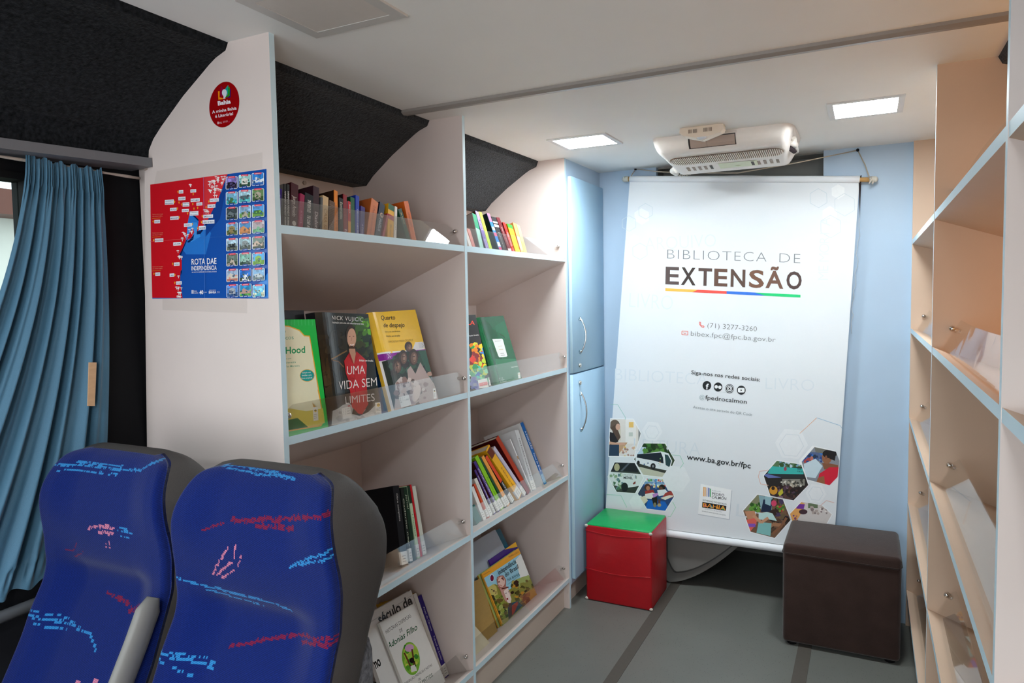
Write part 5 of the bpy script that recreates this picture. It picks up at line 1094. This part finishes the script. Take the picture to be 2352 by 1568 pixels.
cover_book('thick black bordered braille book with a man in a red shirt on cover', [(-1.226,1.353,1.343),(-1.226,1.561,1.333),(-1.192,1.563,1.0560),(-1.192,1.356,1.0560)], .030, '191b1a', d_vida, *O4, bulge=.007, spine='15171a', group='large books facing out on the second shelf of the near bay')
def d_quarto(Q):
    Q.rect(940, 120, 1720, 1260, 'fbcb38'); Q.poly([(1040,590),(1200,570),(1420,555),(1450,475),(1545,468),(1560,545),(1700,530),(1720,1260),(1040,1260)], 'f0eeec'); Q.poly([(1480,480),(1540,478),(1552,530),(1490,536)], 'dcdcdc'); Q.line([(1515,488),(1535,508),(1522,528)], 7, 'b8b8b8')
    Q.poly([(1050,605),(1565,545),(1570,560),(1590,640),(1060,670)], '8c1a9c'); Q.line([(1150,600),(1175,620),(1155,645)], 6, 'e8d0f0'); Q.line([(1172,592),(1198,615),(1180,640)], 6, 'e8d0f0')
    Q.poly([(1090,680),(1250,635),(1290,575),(1560,556),(1720,1080),(1690,1110),(1220,1190),(1160,900)], '22302a'); Q.blobs(30, (1200, 600, 1660, 900), ['2a4a38', '1c2622', '34584a', '241e1c'], 60, 3); Q.poly([(1480,560),(1560,556),(1650,800),(1560,760)], '2c5c48')
    for cx, cy, rx, ry in ((1378,520,40,52),(1428,628,50,85),(1322,630,44,76),(1258,720,50,80)): Q.ell(cx, cy, rx, ry, '3a2a26'); Q.ell(cx+8, cy+12, rx*.7, ry*.75, '6a4c40'); Q.ell(cx+12, cy+8, rx*.3, ry*.5, '9a7866'); Q.line([(cx-6, cy-4), (cx+18, cy-6)], 6, '1e1614'); Q.line([(cx+2, cy+34), (cx+18, cy+32)], 5, '1e1614')
    Q.poly([(1365,760),(1400,720),(1450,800),(1500,680),(1570,800),(1640,900),(1700,1060),(1400,1130),(1380,900)], 'b29c96'); Q.poly([(1230,900),(1300,830),(1370,860),(1400,1120),(1230,1180)], 'c4b4ae'); Q.blobs(46, (1240, 850, 1670, 1120), ['8a6e66', 'd0c0ba', '6a5048', 'a08a84', 'c8b0a4', '54403a'], 36, 9); Q.ell(1460, 1000, 38, 90, 'd8c4bc', rot=.3); Q.ell(1600, 800, 30, 22, 'b89484')
    Q.text2('Quarto', 1090, 245, 1240, 240, 44, '17130c', .008); Q.text2('de despejo', 1118, 322, 1337, 318, 44, '17130c', .008); Q.text2('Diário de uma favelada', 1132, 375, 1292, 369, 14, '6a5214', .006); Q.text2('Edição em braille', 1146, 422, 1290, 416, 16, '4a3a10', .006); Q.text2('CAROLINA MARIA DE JESUS', 1165, 482, 1425, 464, 22, 'b08c24')
    Q.poly([(1265,1045),(1378,1015),(1408,1120),(1290,1150)], 'f0eee8')
    for i, t in enumerate(('Volume 14', '9ª edição 2007', 'Ática')): Q.text2(t, 1275+5*i, 1062+22*i, (1345, 1385, 1320)[i], 1046+22*i, 15, '4a4844')
    tagsticker(Q, 1630, 952, 1660, 1056, -4)
cover_book('large yellow, purple and bronze toned book beside the red shirt book', [(-1.270,1.612,1.335),(-1.270,1.851,1.339),(-1.192,1.851,1.0560),(-1.192,1.612,1.0560)], .012, 'f4c230', d_quarto, *O4, bulge=.005, group='large books facing out on the second shelf of the near bay')
cover_book('blue book mostly hidden behind the yellow one', [(-1.305,1.568,1.300),(-1.305,1.79,1.300),(-1.212,1.79,1.0478),(-1.212,1.568,1.0478)], .012, '1f5aa8', group='large books facing out on the second shelf of the near bay')
O6 = ((1070, 700), 5.228)
def d_black(Q):
    Q.rect(0, 100, 340, 1040, '191614'); Q.text2('ELA', -20, 240, 106, 235, 46, 'e8401c', .02); Q.text2('Edição Braille', 20, 378, 154, 366, 14, 'e8e4e0')
    Q.blobs(60, (60, 480, 250, 760), ['f0d820', 'e8301c', '2aa03c', 'f08a1c', 'c8e02c', '8a1c1c'], 46, 7); Q.blobs(40, (60, 740, 270, 900), ['3a9a5c', '8ad8a0', '2a5ab8', '48c8b0', 'c8d048'], 46, 9); Q.line([(170,570),(262,590)], 18, '3a8ad0'); Q.line([(195,515),(232,635)], 16, '3a8ad0'); Q.blobs(20, (60, 860, 160, 1000), ['4a4a9c', '6a6aa8', '8a8a98'], 40, 3)
    Q.poly([(140,905),(250,878),(272,985),(160,1003)], 'eceae4'); Q.line([(160,960),(258,938)], 40, 'e88a88'); tagsticker(Q, 268, 868, 302, 970, -6)
cover_book('black book with rainbow coloured dancers on its cover, beside the dark green one', [(-1.250,2.03,1.315),(-1.250,2.196,1.313),(-1.192,2.196,1.0560),(-1.192,2.03,1.0560)], .008, '191614', d_black, *O6, group='books facing out on the second shelf of the far bay')
def d_oz(Q):
    Q.rect(100, 100, 720, 980, '0d5630'); Q.blobs(14, (150, 180, 600, 650), ['0f5e36', '0b4e2a'], 110, 3); Q.poly([(120,150),(150,150),(400,960),(370,960)], '1a6a40'); Q.poly([(315,405),(430,400),(442,410),(495,605),(485,615),(400,622),(388,610)], 'dcdcd8'); Q.line([(345,430),(420,425)], 6, 'b4b4ae'); Q.line([(385,490),(435,485)], 6, 'c8b8a0'); Q.line([(395,530),(445,525)], 10, 'c8b8a0'); Q.line([(412,576),(455,572)], 6, '8a8a84'); Q.line([(416,598),(465,594)], 6, '8a8a84')
    Q.text2('Edição Braille', 545, 750, 618, 738, 14, 'ece8e0', .01); Q.poly([(345,640),(620,640),(700,870),(400,945)], '2a6e4a')
    for i, t in enumerate(('Parte B', '1ª edição', 'Editora')): Q.text2(t, 388+8*i, 890+22*i, 440+22*i, 880+20*i, 14, 'e0e4dc', .01)
    tagsticker(Q, 622, 812, 648, 882, -4)
cover_book('dark green storybook with white plaque, leaning on the second far shelf', [(-1.270,2.234,1.301),(-1.270,2.450,1.302),(-1.192,2.447,1.0560),(-1.192,2.222,1.0560)], .010, '0d5630', d_oz, *O6, bulge=.004, group='books facing out on the second shelf of the far bay')
O8 = ((1070, 1200), 4.9)
def d_indep(Q):
    Q.rect(100, 250, 850, 1200, '9ad4e8'); Q.poly([(560,420),(640,330),(740,590),(620,640)], 'eceeea'); Q.poly([(150,560),(610,270),(625,345),(180,640)], 'f2aa30'); Q.text2('TAMIRES COSTA', 484, 398, 596, 336, 18, '6a4a1c'); Q.text2('FUNDAMENTAL II', 198, 592, 276, 548, 10, '6a4a1c')
    Q.poly([(240,730),(330,690),(480,760),(520,730),(600,640),(700,590),(830,700),(830,900),(440,1200),(380,1130)], '8a8a3c'); Q.poly([(240,735),(310,690),(345,720),(370,880),(290,900)], 'c8bc6c'); Q.blobs(5, (270, 740, 340, 800), ['5a4a34', '6a5a3c'], 14, 2); Q.poly([(510,720),(560,640),(640,610),(710,590),(720,640),(540,760)], 'a4b468')
    Q.blobs(70, (290, 830, 480, 1100), ['3a5a1c', '5a7a24', '2a3a1c', '8a9a3c', '6a5a2c', 'a8b060'], 30, 4); Q.blobs(60, (520, 650, 790, 900), ['4a4a1c', '8a8a3c', '2a2414', 'b4a44c', 'c8902c', '6a5a24'], 32, 6); Q.poly([(640,800),(800,720),(806,820),(640,930)], 'b08a3c'); Q.blobs(20, (600, 800, 720, 930), ['5a4428', '6a5030', '8a6a38'], 30, 8); Q.poly([(400,1100),(560,1010),(800,830),(805,870),(420,1160)], 'a8a468')
    Q.ell(292, 622, 26, 44, 'e4e4f0'); Q.ell(293, 624, 20, 36, '3a1c5c'); Q.poly([(280,620),(300,590),(310,640),(290,655)], '8a1c28')
    Q.poly([(345,640),(372,596),(420,592),(452,640),(450,720),(400,790),(360,720)], 'a86c5c'); Q.ell(400, 665, 40, 60, 'e8c8bc'); Q.blobs(10, (350, 600, 440, 720), ['7a4438', 'c89484'], 16, 3); Q.poly([(385,740),(460,715),(505,800),(480,900),(440,880),(400,800)], 'c8988a'); Q.poly([(425,770),(470,730),(512,860),(500,905),(470,900)], 'f0e0d8'); Q.line([(400,745),(480,725)], 14, '5a2c24'); Q.poly([(455,850),(475,845),(478,865),(460,870)], '8a2c2c'); Q.line([(440,795),(460,790)], 7, '2a1c18'); Q.line([(475,780),(485,776)], 7, '2a1c18')
    Q.poly([(470,960),(500,905),(580,880),(640,930),(560,1010),(480,1090)], '1f4a5c'); Q.poly([(520,930),(580,885),(590,910),(540,1020),(515,1050)], 'a83a2c'); Q.poly([(480,910),(515,900),(520,1050),(480,1080)], '4a3a38')
    Q.text2('Independência', 372, 588, 568, 452, 50, '1c3038', .01); Q.text2('do Brasil', 447, 612, 594, 512, 46, '1c3038', .01); Q.text2('NA BAHIA', 474, 660, 606, 590, 30, '2a5a70')
    Q.line([(470,696),(610,588)], 4, '5a8a90'); Q.poly([(165,585),(185,580),(412,1135),(395,1150)], 'f0a82c')
gB = 'books and folders on the bottom shelf of the far bay'
T_ = 22.3
ic = SQ(LZ[3], .105, T_, (2.362,.214), (2.686,.210), (2.694,0), (2.372,0)); ic2 = SQ(LZ[3], .114, T_, (2.349,.214), (2.673,.210), (2.681,0), (2.359,0))
cover_book('illustrated landscape storybook with soldier on the cover, front copy', ic, .006, 'a8b468', d_indep, *O8, spine='f0a82c', group=gB)
cover_book('second copy of the soldier storybook, showing only its orange spine', ic2, .006, 'a8b468', None, *O8, spine='f0a82c', group=gB)
cover_book('large pale grey folder standing behind the soldier storybooks', SQ(LZ[3], .136, T_, (2.30,.33), (2.612,.325), (2.68,0), (2.30,0)), .008, 'b4bcc8', group=gB)
cover_book('teal folder peeping out behind the grey folder', SQ(LZ[3], .150, T_, (2.36,.318), (2.672,.316), (2.73,0), (2.36,0)), .006, '1f6a84', group=gB)
cover_book('dark purple and yellow book behind the storybooks on the right', SQ(LZ[3], .124, T_, (2.47,.236), (2.712,.234), (2.712,0), (2.47,0)), .006, '3a1a7a', lambda Q: Q.poly([(400,150),(700,150),(700,246),(400,310)], 'f0b42c'), *O8, group=gB)
cover_book('tan cardboard folder leaning at left of the soldier storybooks', SQ(LZ[3], .098, T_, (2.20,.215), (2.335,.205), (2.322,0), (2.18,0)), .004, 'a8874c', group=gB, mat='wood')
cover_book('cream notebook at the left end of the far bottom shelf', SQ(LZ[3], .070, T_, (2.01,.15), (2.135,.13), (2.212,0), (2.01,0)), .010, 'd8ccb0', group=gB, mat='paper')
O3 = ((840, 1050), 3.026)
def d_hist(Q):
    Q.rect(0, 980, 620, 1700, 'eceae6'); Q.text2('HISTÓRIAS DISPERSAS', 143, 1226, 318, 1108, 24, '2c2a2a', -.004); Q.text2('DE', 240, 1216, 259, 1203, 22, '2c2a2a'); Q.text2('Adonias Filho', 155, 1332, 362, 1192, 38, '1c5a34', .012, .3)
    Q.ell(315, 1395, 62, 116, '7cb83c', 30, -.12); Q.ell(315, 1355, 52, 66, 'b4d84c', 24, -.12); Q.blobs(30, (270, 1300, 360, 1480), ['58a02c', 'a8d044', 'd4dc58', '3c8a30'], 20, 4); Q.ell(304, 1322, 32, 26, 'd8a8cc', rot=-.3); Q.line([(268,1355),(290,1400),(312,1450)], 11, '6a3c24'); Q.line([(322,1330),(330,1380),(335,1440)], 11, '6a3c24'); Q.ell(322, 1408, 16, 20, '1c1412'); Q.poly([(312,1450),(345,1435),(358,1480),(318,1490)], 'eceae4'); Q.line([(338,1410),(348,1450)], 6, '1c1412')
    Q.text2('ORGANIZAÇÃO, PREFÁCIO E NOTAS', 250, 1595, 462, 1446, 15, '3a3a3a'); Q.text2('DE', 370, 1550, 384, 1540, 14, '3a3a3a'); Q.text2('CID SEIXAS MATTOS', 300, 1640, 468, 1520, 24, '1c4a2c')
cover_book('white storybook with green oval picture, leaning beside the seat back', SQ(LZ[3], .083, T_, (1.724,.284), (1.906,.274), (1.925,0), (1.742,0)), .010, 'eceae6', d_hist, *O3, spine='e4e2dc', group='books facing out on the bottom shelf of the near bay')
def d_sec(Q):
    Q.rect(-100, 850, 620, 1700, 'e4e2e0'); Q.text2('século de', 100, 1160, 328, 1018, 66, '17171a', .03); Q.text2('jornalismo', -60, 1560, 110, 1440, 66, '17171a', .03); Q.line([(-100,1230),(320,960)], 6, 'c8c6c4')
cover_book('white book with heavy black lettering behind the green oval storybook', SQ(LZ[3], .096, T_, (1.66,.326), (1.929,.314), (1.929,0), (1.66,0)), .014, 'e4e2e0', d_sec, *O3, group='books facing out on the bottom shelf of the near bay')
# few things left on the right-hand bookcase
for lab, y0, z, h, cl, sd in (('white and dark red book standing on the second right shelf', 1.56, RZ[1], .15, '9c1c20', 'e8e2dc'), ('black and white book standing on the third right shelf', 1.50, RZ[2], .16, '1a1c22', 'e4e0dc'), ('white and brown book on the fourth right shelf', 1.46, RZ[3], .16, 'd8d0c8', '7a4a34')):
    b_ = thing('book', lab, 'book', (.40, y0, z+.0006-SLOPE_R*(.40-XR)), (math.radians(-8) if False else 0, 0, 0), 'books left on the right bookcase')
    s = M(); s.box((0, 0, 0), (.002, .030, h), cl, 'gloss'); s.box((.002, 0, 0), (.15, .0018, h), sd, 'gloss'); s.box((.002, .0282, 0), (.15, .030, h), sd, 'gloss'); s.build('cover', b_, True)
    s = M(); s.box((.002, .0018, .002), (.147, .0282, h-.003), 'eae2d2', 'paper'); s.build('pages', b_, True)
